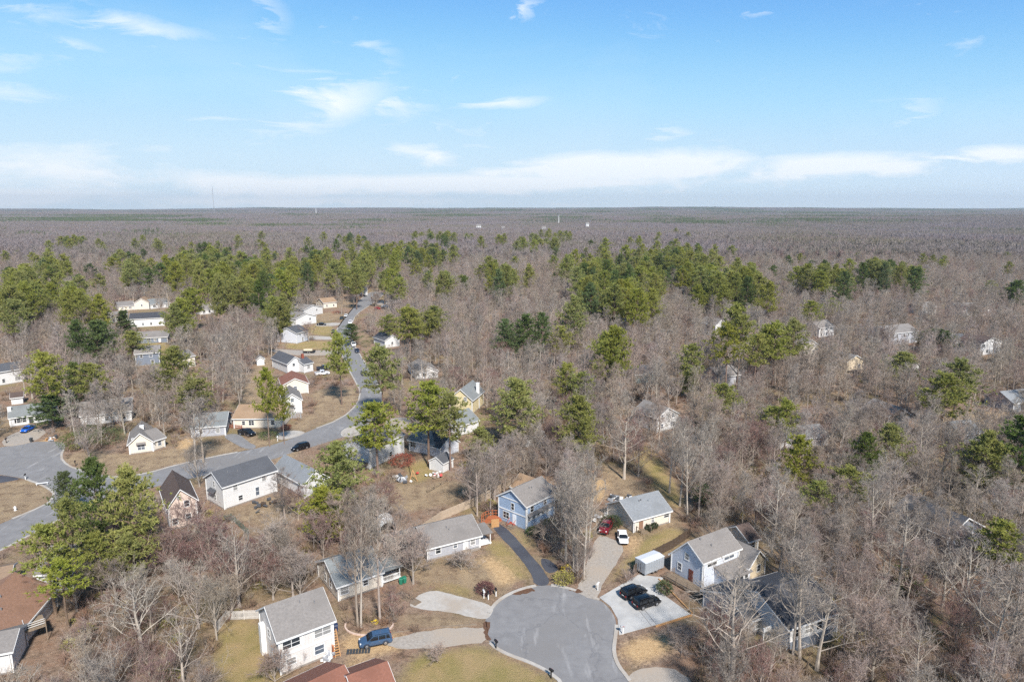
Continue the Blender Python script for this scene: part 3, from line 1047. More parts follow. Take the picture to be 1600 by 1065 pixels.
h7, L7, D7 = house('house', 'pale blue house with grey roof and wooden front deck', (1096, 921), (1152, 897), (1049, 892), 5.1, 2.1, 'x', S_LBLUE, R_GREY, e2=3.5, rp=.46,
                   wins=[('l', .72, 1.9, .8, 1.2), ('l', .5, 4.4, .8, 1.1), ('f', .25, 4.25, 2.2, 1.1), ('f', .72, 4.25, 2.4, 1.1), ('f', .9, 1.7, 1.0, 1.2)], doors=[('l', .35, (110, 60, 52))])
# low front wing with windows
fw = MB()
fw.rings([[(x, y, z) for y, z in ((-3.0, 0), (-.02, 0), (-.02, 3.1), (-3.0, 2.3))] for x in (3.0, L7 - .6)])
wing = fw.build('front_wing', S_LBLUE, h7)
MB().rings([[(x, y, z) for y, z in ((-3.35, 2.25), (-.02, 3.2), (-.02, 3.32), (-3.35, 2.37))] for x in (2.7, L7 - .3)]).build('wing_roof', R_GREY, wing)
fm, pm, _ = window_meshes(.8, 1.5, '')
for i in range(4):
    o = put('wing_window', fm, wing, (3.8 + i * 1.15, -3.0, 1.35), 0)
    put('pane', pm, o)
house('outbuilding', 'cream rear shed with brown roof behind the pale blue house', (1168, 866), (1183, 861), 5.5, 2.8, 1.6, 'x', S_CREAM, R_DARKB, wins=[('f', .5, 1.6, .8, 1.0)], cat='outbuilding')
house('side_wing', 'tan gabled wing with grey roof next to the pale blue house', (1168, 909), (1194, 896), 7.0, 2.9, 2.2, 'y', S_TAN, R_GREY, wins=[('f', .6, 1.7, .8, 1.1)], cat='outbuilding')


def deck(parent_name, label, A, B, D, z, m, rail=True, steps=True, sides='fl', rm=None):
    a, b = g(*A), g(*B)
    L = (b - a).length
    root = thing(parent_name, label, 'deck', a, math.atan2(b.y - a.y, b.x - a.x))
    bd = MB()
    n = int(D / .16)
    for i in range(n):
        bd.box(0, L, i * D / n + .01, (i + 1) * D / n - .01, z - .05, z)
    bd.build('deck_boards', m, root)
    j = MB().box(.05, L - .05, .03, .09, z - .28, z - .06).box(.05, L - .05, D - .09, D - .03, z - .28, z - .06).box(.03, .09, .09, D - .09, z - .28, z - .06).box(L - .09, L - .03, .09, D - .09, z - .28, z - .06)
    j.build('joist', m, root)
    pts = []
    for i in range(int(L / 1.8) + 1):
        pts.append((i * L / int(L / 1.8 or 1) if int(L / 1.8) else 0, .06))
    for i in range(1, int(D / 1.8) + 1):
        pts.append((.06, i * D / max(1, int(D / 1.8))))
    for x, y in pts:
        put('post', MB().box(-.05, .05, -.05, .05, 0, z + (1.0 if rail else 0)).mesh('post', m), root, (min(max(x, .06), L - .06), min(y, D - .06), 0))
    if rail:
        r = MB()
        for zz in (.35, .68, 1.0):
            if 'f' in sides:
                r.box(0, L, .03, .09, z + zz - .05, z + zz)
            if 'l' in sides:
                r.box(.03, .09, .09, D, z + zz - .05, z + zz)
        r.build('railing', rm or m, root)
    if steps:
        s = MB()
        for k in range(3):
            s.box(-.35 * (k + 1), -.35 * k - .02, D - 1.6, D - .1, 0, z - (k + 1) * z / 4)
        s.build('steps', m, root)
    return root


deck('deck', 'weathered wooden deck along the pale blue house', (1039, 906), (1091, 935), 2.3, .55, WOOD)
h8, L8, D8 = house('house', 'white walled house with dark roof behind bare trunks', (1228, 1022), (1306, 994), 11.5, 4.2, 2.4, 'x', S_WHITE, R_BLK,
                   wins=[('f', .16, 3.0, 1.0, 1.3), ('f', .42, 3.0, 1.6, 1.3), ('f', .62, 3.0, 1.0, 1.3), ('f', .84, 3.0, 1.6, 1.3), ('f', .3, 1.0, 1.2, 1.0)], keep='soft')
MB().box(0, L8, -.08, -.012, 0, 1.75).build('grey_base_wall', S_DGREY, h8)
h8b, L8b, D8b = house('house', 'low dark roofed wing with white porch beam among bare limbs', (1168, 996), (1216, 976), 9.0, 2.9, 2.0, 'x', S_GREY, R_DGREY, wins=[('f', .3, 1.6, .9, 1.2)], keep=False)
MB().box(.2, L8b - .2, -2.6, -2.4, 2.3, 2.9).box(.2, .34, -2.6, -2.46, 0, 2.3).box(L8b - .34, L8b - .2, -2.6, -2.46, 0, 2.3).build('porch_beam', WHITE, h8b)
deck('deck', 'small plank landing with brown steps under the leaning tree', (1214, 1030), (1232, 1040), 3.0, .7, WOOD, rail=False)

# red roofed house cut by the lower edge of the view, and the brown roofed one in the corner


def from_ridge(R1, R2, zr, half, rise):
    """near wall base corners of a house whose ridge ends are seen at two pixels"""
    a, b = g(R1[0], R1[1], zr), g(R2[0], R2[1], zr)
    d = (b - a).normalized()
    n = Vector((d.y, -d.x, 0))
    if n.y > 0:
        n = -n
    pa, pb = a + n * half, b + n * half
    return proj(pa.x, pa.y, 0), proj(pb.x, pb.y, 0)


a, b = from_ridge((546, 1055), (601, 1035), 5.0, 4.2, 2.2)
house('house', 'red brown roofed house below the blue car', a, b, 8.4, 2.8, 2.2, 'x', S_WHITE, R_RED, wins=[('r', .5, 1.7, .9, 1.1)])
a, b = from_ridge((470, 1067), (531, 1038), 5.0, 5.2, 2.2)
house('house', 'lower red brown roof next to the taupe roofed house', a, b, 9.4, 2.8, 2.2, 'x', S_WHITE, R_RED)
h10, L10, D10 = house('house', 'brown roofed house with white deck railing beneath the pines', proj(*(g(13, 1003, 3.2)[:2]), 0), proj(*(g(86, 918, 3.2)[:2]), 0), 11.0, 3.2, 3.0, 'x', S_WHITE, R_RUSSET, wins=[('f', .3, 1.7, 1.0, 1.2)])
deck('deck', 'raised grey deck with white railing below the brown roof', (42, 1012), (76, 1000), 3.4, 2.6, WOOD, steps=False, rm=WHITE)
house('house', 'small white walled house at the corner under the brown eaves', (-40, 1062), (22, 1050), 6, 3.4, 1.2, 'x', S_WHITE, R_GREY, keep=False)
house('house', 'white house half hidden beneath the big pine cluster', (62, 925), (116, 922), 9, 3.4, 2.4, 'x', S_WHITE, R_GREY, auto=1, keep=False)
house('house', 'white shed roofed cabin at the far corner behind the brown roof', (-30, 940), (18, 930), 5, 3.2, .8, 'x', S_WHITE, R_BROWN)

# --- middle distance
house('house', 'tall blush gabled house with dark brown roof by the pines', (266, 828), (310, 818), 11, 4.9, 2.6, 'y', S_PINK, R_DARKB, e2=5.4, rp=.47,
      wins=[('f', .66, 4.8, .9, 1.2), ('f', .68, 2.0, .9, 1.2), ('f', .2, 1.6, .9, 1.2), ('f', .4, 6.3, .5, .5)])
h13, L13, D13 = house('house', 'long white two storey house with charcoal roof backing a straw yard', (351, 796), (433, 768), 7.6, 5.2, 2.1, 'x', S_WHITE, R_DGREY,
                      wins=[('f', .22, 4.1, .9, 1.1), ('f', .76, 4.1, .9, 1.1), ('f', .3, 1.5, .9, 1.0), ('f', .62, 1.7, .8, 1.8), ('l', .5, 4.6, .5, 1.3), ('l', .5, 1.7, .9, 1.2)])
MB().rings([[(x, y, z) for x, z in ((-.9, 2.9), (-.02, 3.4), (-.02, 3.5), (-.9, 3.0))] for y in (3.0, 5.6)]).build('side_awning', R_DGREY, h13)
house('house', 'house with pale blue grey roof behind the bright pine', (476, 778), (512, 766), 13, 3.4, 2.3, 'y', S_WHITE, R_BLUE, auto=1)
h15, L15, D15 = house('house', 'bright white two storey house under a round topped pine', (578, 733), (631, 708), 9, 5.2, 1.8, 'x', S_WHITE, R_GREY, wins=[('f', .3, 4.0, 1.2, .9), ('f', .7, 4.0, .9, .9), ('f', .6, 1.5, .9, 1.1)])
deck('deck', 'grey wooden deck at the side of the bright white house', (556, 742), (577, 732), 6, 1.6, WOOD, steps=False)
h16, L16, D16 = house('house', 'pale grey house on piers with white shed in its yard', (640, 705), (690, 715), 7.5, 3.3, 2.0, 'x', siding('silver_siding', (206, 210, 218)), R_GREY, wins=[('f', .62, 2.1, .8, 1.5), ('f', .12, 2.2, 1.6, 1.4)], z0=.0)
house('house', 'charcoal gable peeking between two pines beside the pale grey house', (688, 717), (716, 706), 7, 3.0, 2.2, 'y', siding('silver_siding', (206, 210, 218)), R_BLK, wins=[('f', .5, 1.7, .9, 1.1)])
house('shed', 'small white garden shed with dark gabled roof', (692.6, 738), (707.5, 730), (675.5, 735), 2.3, 1.2, 'x', S_WHITE, R_DGREY, cat='shed', foundation=False, over=.2)
house('house', 'pale yellow steep gabled house behind the pines', (703, 644), (738, 647), 11, 4.6, 3.0, 'y', S_YEL, R_GREEN, wins=[('f', .3, 4.6, .9, 1.2), ('f', .7, 4.6, .9, 1.2)], chimney=(.95, .6, .5, WHITE))
house('house', 'grey roofed house with white front gable near the street bend', (650, 593), (684, 590), 13, 2.8, 1.9, 'y', S_WHITE, R_GREY, wins=[('f', .4, 1.6, 1.4, 1.1), ('f', .8, 1.6, .8, 1.1)])
house('house', 'white house with green grey roof deep between the pines', (720, 681), (747, 672), 8, 3.2, 2.4, 'x', S_WHITE, R_GREEN, auto=1)
h20, L20, D20 = house('house', 'small cream bungalow with double front window and white chimney', (203, 710), (240, 705), 11, 2.9, 2.4, 'y', S_CREAM, R_GREY, wins=[('f', .5, 1.6, 1.6, 1.3), ('f', .2, 4.0, .5, .3)], chimney=(.55, .45, .5, WHITE))
MB().rings([[(x, y, z) for y, z in ((-.7, 2.45), (-.02, 2.8), (-.02, 2.88), (-.7, 2.53))] for x in (L20 * .3, L20 * .7)]).build('window_awning', R_GREY, h20)
house('house', 'cream side wing of the bungalow with single window', (240.5, 704), (258, 698), 7, 2.8, 1.8, 'x', S_CREAM, R_GREY, wins=[('f', .55, 1.6, .9, 1.2)])
house('house', 'white ranch house with dark shutters by the bright blue car', (17, 667), (90, 657), 8.5, 2.8, 2.1, 'x', S_WHITE, R_GREEN,
      wins=[('f', .18, 1.6, .9, 1.2, 's'), ('f', .3, 1.6, .9, 1.2), ('f', .62, 1.6, .9, 1.2, 's'), ('f', .85, 1.6, .9, 1.2, 's')], doors=[('f', .44, (60, 60, 64))], chimney=(.0, .3, .3, WHITE))
house('house', 'large plain white house at the far side of the court', (-26, 607), (38, 596), 9, 5.0, 1.8, 'x', S_WHITE, R_DGREY, auto=1)
house('shed', 'little white shed behind the shuttered ranch house', (19, 632), (36, 630), 4.5, 2.3, 1.0, 'x', S_WHITE, R_DARKB, cat='shed', foundation=False)
house('house', 'grey roofed white house screened by bare trees above the bungalow', (128, 666), (206, 657), 10, 3.2, 2.6, 'x', S_WHITE, R_GREY, auto=1, keep=False)
house('house', 'tan roofed house with brick porch rail above the street', (366, 669), (442, 668), 12, 3.0, 2.2, 'x', S_CREAM, R_TAN, wins=[('f', .2, 1.6, .8, 1.1), ('f', .36, 1.6, 1.4, 1.3), ('f', .8, 1.6, 1.0, 1.2)])
house('house', 'green roofed house corner with white post beside the tan roof', (300, 684), (353, 680), 11, 3.0, 2.2, 'x', S_GREY, R_GREEN, auto=1)
house('house', 'white gabled house below the rust roof', (444, 648), (472, 645), 10, 4.4, 2.0, 'y', S_WHITE, R_GREY, wins=[('f', .5, 4.4, .9, 1.0)])
house('house', 'rust roofed house with pale gable in the middle row', (442, 618), (482, 614), 11, 3.6, 2.0, 'y', S_CREAM, R_RED, wins=[('f', .5, 2.2, 1.0, 1.1)])
house('house', 'white house with black roof and brick chimney', (450, 584), (474, 580), 14, 4.0, 2.2, 'y', S_WHITE, R_DGREY, wins=[('f', .4, 3.2, .9, 1.0)], chimney=(1.05, .05, .4, BRICK))
house('house', 'narrow white end block right behind the brick chimney', (476, 583), (489, 580), 8, 3.6, 1.5, 'x', S_WHITE, R_DGREY, wins=[('f', .5, 2.2, 1.2, 1.2)])
house('shed', 'small white shed alone in the long backyard', (402, 571), (413, 570), 3.5, 2.6, 1.0, 'y', S_WHITE, R_GREY, cat='shed', foundation=False)
house('house', 'blue grey ranch house with white entry on a lawn', (214, 537), (262, 535), 9, 2.8, 2.0, 'x', S_DGREY, R_GREY, wins=[('f', .15, 1.6, 1.4, 1.3), ('f', .4, 1.6, 1.4, 1.3), ('f', .6, 1.6, .8, 1.3)], doors=[('f', .75, (228, 228, 228))])
house('house', 'white house with dark solar covered roof', (204, 512), (257, 509), 10, 4.6, 2.2, 'x', S_WHITE, R_BLK, auto=1)
house('house', 'slate blue two storey house among bare trees', (213, 572), (250, 569), 9, 5.0, 2.0, 'x', S_DGREY, R_GREY, wins=[('f', .25, 4.0, .9, 1.3), ('f', .65, 4.0, 1.0, 1.3), ('f', .7, 1.5, 1.0, 1.2)])
house('house', 'cream gabled house at the far end of the western row', (211, 484), (233, 483), 12, 4.4, 2.4, 'y', S_CREAM, R_TAN, wins=[('f', .5, 2.6, .9, 1.1)])
house('house', 'low cream house with taupe roof in the western row', (186, 486), (210, 484), 10, 3.0, 2.0, 'x', S_CREAM, R_GREY, auto=1)
house('house', 'green grey roofed house next to the cream gable', (236, 483), (266, 480), 12, 3.0, 2.4, 'x', S_WHITE, R_GREEN, auto=1)
house('house', 'distant white house above the western row', (207, 455), (223, 454), 9, 4.2, 2.2, 'y', S_WHITE, R_GREY, wins=[('f', .5, 2.6, .9, 1.1)])
house('house', 'white gable with pale roof beside the blossoming bare tree', (290, 575), (305, 572), 9, 4.4, 1.8, 'x', S_CREAM, R_GREY, auto=1)
house('house', 'long low house with grey roof and white band of windows', (313, 492), (352, 488), 10, 3.0, 2.6, 'x', S_WHITE, R_GREY, auto=1)
house('house', 'white house half seen behind the solar roof', (172, 505), (200, 503), 9, 3.6, 2.0, 'x', S_WHITE, R_GREY, auto=1)
house('house', 'pale two storey house with dark porch on the upper street', (464, 537), (482, 532), 11, 5.0, 2.2, 'x', siding('silver_siding', (206, 210, 218)), R_DGREY, wins=[('f', .3, 4.0, .9, 1.1), ('f', .7, 4.0, .9, 1.1), ('f', .5, 1.5, .9, 1.8)])
house('house', 'white split level house middle of the upper row', (463, 510), (494, 505), 11, 4.2, 2.0, 'y', S_WHITE, R_GREY, wins=[('f', .7, 3.0, .9, 1.0)])
house('house', 'white split level house with light roof top of the upper row', (474, 496), (504, 490), 12, 4.2, 2.0, 'y', S_WHITE, R_GREY, wins=[('f', .7, 3.0, .9, 1.0)])
house('house', 'cream house beyond the upper row of split levels', (506, 482), (526, 480), 10, 3.6, 2.2, 'x', S_CREAM, R_TAN, auto=1)
house('house', 'white house at the far end of the upper street', (556, 462), (574, 461), 9, 3.4, 2.0, 'x', S_WHITE, R_DGREY, auto=1)
house('house', 'dark roofed house with white gable right of the upper street', (602, 544), (624, 541), 11, 3.6, 2.0, 'y', S_WHITE, R_DGREY, wins=[('f', .5, 2.0, .9, 1.0)])
house('house', 'white building far back by the pine belt above the street', (520, 452), (545, 451), 9, 3.4, 2.0, 'x', S_WHITE, R_GREY, auto=1)

# --- houses glimpsed through the eastern wood
for nm, lab, A, B, D, e, rise, ax, w, r_ in (
        ('house', 'white gabled house end glimpsed in the middle of the wood', (1026, 676), (1058, 668), 9, 4.4, 2.2, 'y', S_WHITE, R_GREY),
        ('house', 'long low white house deep in the wood beside small pines', (1212, 703), (1292, 696), 8, 2.8, 1.8, 'x', S_WHITE, R_GREEN),
        ('house', 'white house with dark roof far out at the eastern edge of the wood', (1530, 556), (1562, 551), 10, 5.0, 2.4, 'y', S_WHITE, R_DARKB),
        ('house', 'pale grey gable half hidden left of the tall pine group', (1124, 606), (1156, 601), 9, 4.0, 2.4, 'x', S_GREY, R_GREY),
        ('house', 'tall narrow white gable left of the tallest pines', (1117, 527), (1134, 525), 10, 6.0, 2.6, 'y', S_WHITE, R_GREY),
        ('house', 'tan gabled house east of the tall pine group', (1322, 580), (1348, 577), 9, 3.8, 2.2, 'y', S_TAN, R_GREY),
        ('house', 'cream gable at the foot of the tall pine group', (1256, 556), (1276, 554), 9, 4.6, 2.0, 'y', S_CREAM, R_GREY),
        ('house', 'white house with porch roof behind the pine group', (1279, 528), (1302, 525), 9, 5.0, 2.4, 'x', S_WHITE, R_GREY),
        ('house', 'large grey house between bare crowns in the eastern wood', (1388, 540), (1432, 535), 11, 5.6, 2.4, 'x', S_GREY, R_GREY),
        ('house', 'slate house behind the dark evergreen at the eastern edge', (1480, 552), (1516, 548), 10, 4.6, 2.2, 'x', S_DGREY, R_DGREY),
        ('house', 'pale house speckled by branches in the eastern wood', (1386, 672), (1418, 668), 9, 4.2, 2.2, 'y', S_TAN, R_GREY),
        ('house', 'teal house behind the columnar pine', (992, 600), (1023, 597), 8, 3.6, 2.0, 'x', siding('teal_siding', (112, 142, 146)), R_DGREY),
        ('house', 'ochre walled house inside the tall pine group', (1166, 552), (1192, 549), 10, 4.6, 2.2, 'x', S_YEL, R_DGREY),
        ('house', 'dark two storey house right of the tallest pine', (1186, 512), (1212, 509), 10, 5.6, 2.4, 'x', S_DGREY, R_BLK),
        ('house', 'blue grey roofed house at the edge of the view among trees', (1582, 645), (1640, 638), 9, 3.2, 2.4, 'x', S_GREY, R_BLUE),
        ('house', 'pale blue roofed low house beside the crooked bare tree', (1502, 694), (1534, 690), 9, 2.8, 2.0, 'x', S_GREY, R_BLUE),
        ('house', 'small white cottage behind the lone bright pine', (1420, 590), (1440, 588), 8, 3.4, 2.0, 'y', S_WHITE, R_GREY),
        ('house', 'white building among the far eastern crowns', (1440, 492), (1462, 491), 10, 4.6, 2.2, 'x', S_WHITE, R_GREY),
        ('house', 'long pale building far in the eastern wood', (1500, 494), (1545, 493), 12, 4.6, 2.2, 'x', S_WHITE, R_GREY),
        ('house', 'white house hidden behind the grey pole like trunks', (818, 700), (850, 696), 8, 3.0, 2.0, 'x', S_WHITE, R_GREY)):
    house(nm, lab, A, B, D, e, rise, ax, w, r_, auto=2 if e > 4.3 else 1, keep='soft' if lab.startswith(('white gabled', 'white house with', 'tall narrow', 'cream gable', 'tan gabled', 'ochre', 'pale grey gable', 'long low', 'large grey', 'pale house')) else False)
h_r, L_r, D_r = house('house', 'dark roofed house with white eaves among dense bare trees', (1477, 868), (1530, 850), 11, 3.8, 2.6, 'y', S_DGREY, R_BLK, wins=[('f', .3, 2.2, .9, 1.2), ('f', .7, 2.2, .9, 1.2)], keep=False)

# distant buildings seen as pale specks over the far forest
for i, (px, py, w, lab) in enumerate(((74, 372, 9, 'pale building at the foot of the far lattice mast'), (184, 364, 12, 'distant white building group left of the far mast'), (748, 358, 14, 'distant white hall over the far forest'),
                                       (850, 362, 12, 'distant pale block beside the slim white tower'), (918, 354, 9, 'distant white block east of the slim tower'), (1010, 398, 10, 'distant pale house before the far ridge'),
                                       (1070, 392, 12, 'distant pale house row over the eastern forest'), (786, 362, 10, 'distant pale block right of the white hall'))):
    house('building', lab, (px - w * .25, py), (px + w * .25, py), 12, 9, 4, 'x', S_WHITE, R_GREY, cat='building', auto=0,
          wins=[('f', u, z, 2, 2) for u in (.3, .7) for z in (4, 8)], foundation=False, keep=False)

# ------------------------------------------------------------------ vehicles
_car = {}


def car_parts(kind):
    """meshes of one vehicle kind along +x (front), wheels on z = 0"""
    if kind in _car:
        return _car[kind]
    P = {'suv': dict(L=4.7, W=1.88, hood=1.05, roof=1.70, belt=1.08, c0=-2.18, c1=1.25, r0=-1.95, r1=.35, tail=1.02, nose=.78),
         'sedan': dict(L=4.75, W=1.82, hood=.92, roof=1.44, belt=.95, c0=-1.75, c1=1.25, r0=-1.05, r1=.35, tail=.98, nose=.70),
         'pickup': dict(L=5.4, W=1.95, hood=1.18, roof=1.85, belt=1.18, c0=-.75, c1=1.35, r0=-.6, r1=.65, tail=1.10, nose=.9)}[kind]
    L, W = P['L'], P['W']
    h = L / 2
    zb = .30

    def ring(x, w, zt, zlo=zb, tum=.06):
        w /= 2
        return [(x, -w + .05, zlo), (x, -w, zlo + .14), (x, -w, zt - .18), (x, -w + tum, zt - .03), (x, -w + tum + .12, zt), (x, w - tum - .12, zt), (x, w - tum, zt - .03), (x, w, zt - .18), (x, w, zlo + .14), (x, w - .05, zlo)]
    body = MB()
    st = [(-h, W * .86, P['tail'] - .12, zb + .12), (-h + .1, W * .94, P['tail'], zb + .02), (-h + .5, W, P['belt'], zb), (P['c0'] + .6, W, P['belt'], zb), (P['c1'] - .2, W, P['belt'], zb), (P['c1'] + .15, W, P['hood'], zb),
          (h - .75, W * .98, P['hood'] - .07, zb), (h - .22, W * .92, P['nose'] + .05, zb), (h, W * .78, P['nose'] - .12, zb + .1)]
    body.rings([ring(x, w, zt, zl) for x, w, zt, zl in st])
    if kind == 'pickup':                              # open bed: a recessed dark floor well between bed rails
        body.box(-h + .08, -.85, -W / 2 + .02, -W / 2 + .12, P['belt'] - .05, P['belt'] + .12).box(-h + .08, -.85, W / 2 - .12, W / 2 - .02, P['belt'] - .05, P['belt'] + .12).box(-h + .04, -h + .14, -W / 2 + .1, W / 2 - .1, P['belt'] - .05, P['belt'] + .12)
    w0, w1 = W - .14, W - .46
    zt, zbt = P['roof'], P['belt'] - .04
    gl = MB()

    def gring(x0, x1, w, z):
        return [(x0, -w / 2, z), (x1, -w / 2, z), (x1, w / 2, z), (x0, w / 2, z)]
    gl.rings([gring(P['c0'], P['c1'], w0, zbt), gring((P['c0'] + P['r0']) / 2 - .02, (P['c1'] + P['r1']) / 2 + .04, (w0 + w1) / 2 + .06, (zbt + zt) / 2 + .05), gring(P['r0'], P['r1'], w1, zt - .05)])
    rf = MB()
    rf.rings([gring(P['r0'] - .06, P['r1'] + .08, w1 + .06, zt - .07), gring(P['r0'] - .02, P['r1'] + .02, w1 + .02, zt - .01), gring(P['r0'] + .15, P['r1'] - .15, w1 - .2, zt + .03)])
    # pillars in body colour
    pil = MB()
    for sy in (-1, 1):
        a, b = sy * (w0 / 2 + .005), sy * (w1 / 2 + .005)
        pil.bar((P['c1'] - .02, a, zbt), (P['r1'], b, zt - .05), .09)
        pil.bar((P['c0'] + .02, a, zbt), (P['r0'], b, zt - .05), .13 if kind != 'suv' else .2)
        xm = (P['c1'] + P['c0']) / 2 + .1
        pil.bar((xm, a, zbt), (xm - .03, b, zt - .05), .09)
        if kind == 'suv':
            pil.bar((P['c0'] + .75, a, zbt), (P['r0'] + .55, b, zt - .05), .08)
    mir = MB()
    for sy in (-1, 1):
        mir.box(P['c1'] - .45, P['c1'] - .28, sy * (W / 2 + .09) - .09, sy * (W / 2 + .09) + .09, P['belt'] - .02, P['belt'] + .15)
    wr = .36 if kind != 'pickup' else .40
    tyre = MB()
    seg = 14
    tyre.rings([[(wr * k * math.cos(2 * math.pi * i / seg), y, wr * k * math.sin(2 * math.pi * i / seg)) for i in range(seg)] for y, k in ((-.11, .88), (-.08, 1), (.08, 1), (.11, .88))])
    rim = MB()
    for sy in (-1, 1):
        rim.rings([[(wr * k * math.cos(2 * math.pi * i / seg), y, wr * k * math.sin(2 * math.pi * i / seg)) for i in range(seg)] for y, k in ((sy * .112, .62), (sy * .125, .55), (sy * .118, .15))])
    fx = L * .285
    trim = MB()
    trim.box(h - .16, h + .03, -W * .36, W * .36, .36, .58).box(-h - .03, -h + .14, -W * .40, W * .40, .40, .62)
    for sy in (-1, 1):
        trim.box(-fx + .42, fx - .42, sy * (W / 2 - .01) - .02, sy * (W / 2 - .01) + .02, .28, .40)
        for x in (-fx, fx):                            # dark wheel arches
            trim.rings([[(x + r_ * math.cos(t), sy * (W / 2 - .01) + dy, wr + r_ * math.sin(t)) for r_, dy in ((wr + .03, -.015), (wr + .10, -.015), (wr + .10, .015), (wr + .03, .015))] for t in [math.pi * i / 8 for i in range(9)]])
    hl = MB().box(h - .32, h - .10, -.13, .13, P['nose'] - .08, P['nose'] + .06)
    tl = MB().box(-h - .015, -h + .12, -.12, .12, P['tail'] - .34, P['tail'] - .08)
    plate = MB().box(-h - .035, -h - .02, -.24, .24, .72, .86)
    handle = MB()
    for sy in (-1, 1):
        for x in (-.55, .45):
            handle.box(x, x + .2, sy * (W / 2) - .02, sy * (W / 2) + .02, P['belt'] - .24, P['belt'] - .20)
    rails = None
    if kind == 'suv':
        rails = MB()
        for sy in (-1, 1):
            rails.bar((P['r0'] + .15, sy * w1 * .45, zt + .06), (P['r1'] - .25, sy * w1 * .45, zt + .06), .04)
    bed = MB().box(-h + .16, -.88, -W / 2 + .14, W / 2 - .14, P['belt'] - .02, P['belt'] + .012) if kind == 'pickup' else None
    _car[kind] = dict(body=body, glass=gl, roof=rf, pillar=pil, mirror=mir, tyre=tyre.mesh('tyre', TYRE), rim=rim.mesh('rim', RIM), trim=trim.mesh('bumper_trim', BLACK), hl=hl.mesh('headlight', LAMPW), tl=tl.mesh('taillight', LAMPR),
                      plate=plate.mesh('number_plate', WHITE), handle=handle.mesh('door_handles', RIM), rails=rails.mesh('roof_rails', BLACK) if rails else None, bed=bed.mesh('bed_floor', BLACK) if bed else None, P=P, fx=fx, wr=wr,
                      glassm=gl.mesh('windows', CARGLASS))
    return _car[kind]


_paintcache = {}


def car(label, kind, rgb, rear, front, cat='car', group=None, name='parked_car', z=.03, detail=True):
    a, b = g(*rear), g(*front)
    c = (a + b) / 2
    c.z = z
    C = car_parts(kind)
    P = C['P']
    key = (kind, rgb)
    if key not in _paintcache:
        m = paint('car_paint_%d_%d_%d' % rgb, rgb, .22)
        _paintcache[key] = [C[k].mesh(n, m) for k, n in (('body', 'body'), ('roof', 'roof'), ('pillar', 'pillars'), ('mirror', 'mirrors'))]
        for me in _paintcache[key][:2]:
            me.shade_smooth()
            me.set_sharp_from_angle(angle=R(38))
    root = thing(name, label, cat, c, math.atan2(b.y - a.y, b.x - a.x), group)
    bo = put('body', _paintcache[key][0], root)
    put('windows', C['glassm'], root)
    put('roof', _paintcache[key][1], root)
    put('pillars', _paintcache[key][2], root)
    h, W = P['L'] / 2, P['W']
    for x in (-C['fx'], C['fx']):
        for y in (-1, 1):
            w = put('wheel', C['tyre'], root, (x, y * (W / 2 - .10), C['wr']))
            put('rim', C['rim'], w)
    for y in (-1, 1):
        put('headlight', C['hl'], root, (0, y * W * .33, 0))
        put('taillight', C['tl'], root, (0, y * W * .35, 0))
    if detail:
        put('mirrors', _paintcache[key][3], root)
        put('bumper_trim', C['trim'], root)
        put('door_handles', C['handle'], bo)
        put('number_plate', C['plate'], bo)
        if C['rails']:
            put('roof_rails', C['rails'], root)
    if C['bed']:
        put('bed_floor', C['bed'], root)
    return root


car('blue crossover parked by the off white house', 'suv', (58, 82, 110), (611, 1000), (562, 1010))
car('black crossover parked further up the white concrete pad', 'suv', (12, 13, 18), (969, 938), (1011, 922), group='black cars on the concrete pad', z=.06)
car('black crossover parked nearer the road on the concrete pad', 'suv', (10, 11, 15), (989, 952), (1031, 939), group='black cars on the concrete pad', z=.06)
car('red pickup truck at the top of the gravel driveway', 'pickup', (104, 24, 30), (953, 819), (942, 836), 'pickup', name='pickup_truck')
car('white sedan beside the red pickup', 'sedan', (232, 232, 232), (971, 834), (975, 853))
car('bright blue car in front of the shuttered white ranch', 'sedan', (20, 90, 190), (52, 669), (36, 677))
CARS_UP = 'cars along the upper street'
car('black car at the kerb beside the pale blue grey roof', 'suv', (14, 14, 17), (484, 698), (455, 706))
car('black pickup in front of the tan roofed house', 'pickup', (16, 16, 20), (374, 677), (398, 682), 'pickup', name='pickup_truck')
car('dark car driving down the bend of the street', 'sedan', (22, 24, 30), (564, 579), (573, 592), name='moving_car')
car('white pickup parked at the kerb above the lone dark car', 'pickup', (230, 230, 230), (550, 535), (555, 546), 'pickup', CARS_UP, 'pickup_truck')
car('small dark blue car just below the white pickup', 'sedan', (36, 44, 66), (555, 546), (561, 554), group=CARS_UP)
car('white van like car parked highest on the kerb side of the upper street', 'suv', (236, 236, 236), (549, 502), (546, 509), group=CARS_UP)
car('silver blue car tucked below the white one on the upper street', 'suv', (70, 84, 100), (546, 511), (545, 519), group=CARS_UP)
car('black car parked at the edge of the green upper lawn', 'sedan', (30, 26, 34), (524, 515), (518, 524), group=CARS_UP)
car('white car parked by the reddish bank on the upper street', 'sedan', (228, 228, 226), (543, 491), (538, 498), group=CARS_UP)
car('black car in the drive of the upper split level', 'sedan', (16, 16, 18), (494, 508), (511, 508), group=CARS_UP)
car('dark green car facing the reddish bank', 'sedan', (34, 44, 34), (537, 496), (531, 501), group=CARS_UP)
car('white work truck on the grass beside the rust roofed house', 'pickup', (226, 228, 232), (490, 587), (517, 584), 'pickup', name='pickup_truck')
car('dark pickup just above the white work truck', 'pickup', (40, 46, 56), (494, 579), (518, 576), 'pickup', name='pickup_truck')
car('dark car under the pines near the brick red bank', 'sedan', (20, 20, 24), (655, 668), (640, 671))
car('white car at the far end of the upper street', 'suv', (232, 232, 232), (550, 464), (560, 463), group=CARS_UP)
car('black car beside the white one at the far street end', 'suv', (14, 14, 16), (562, 464), (573, 463), group=CARS_UP)
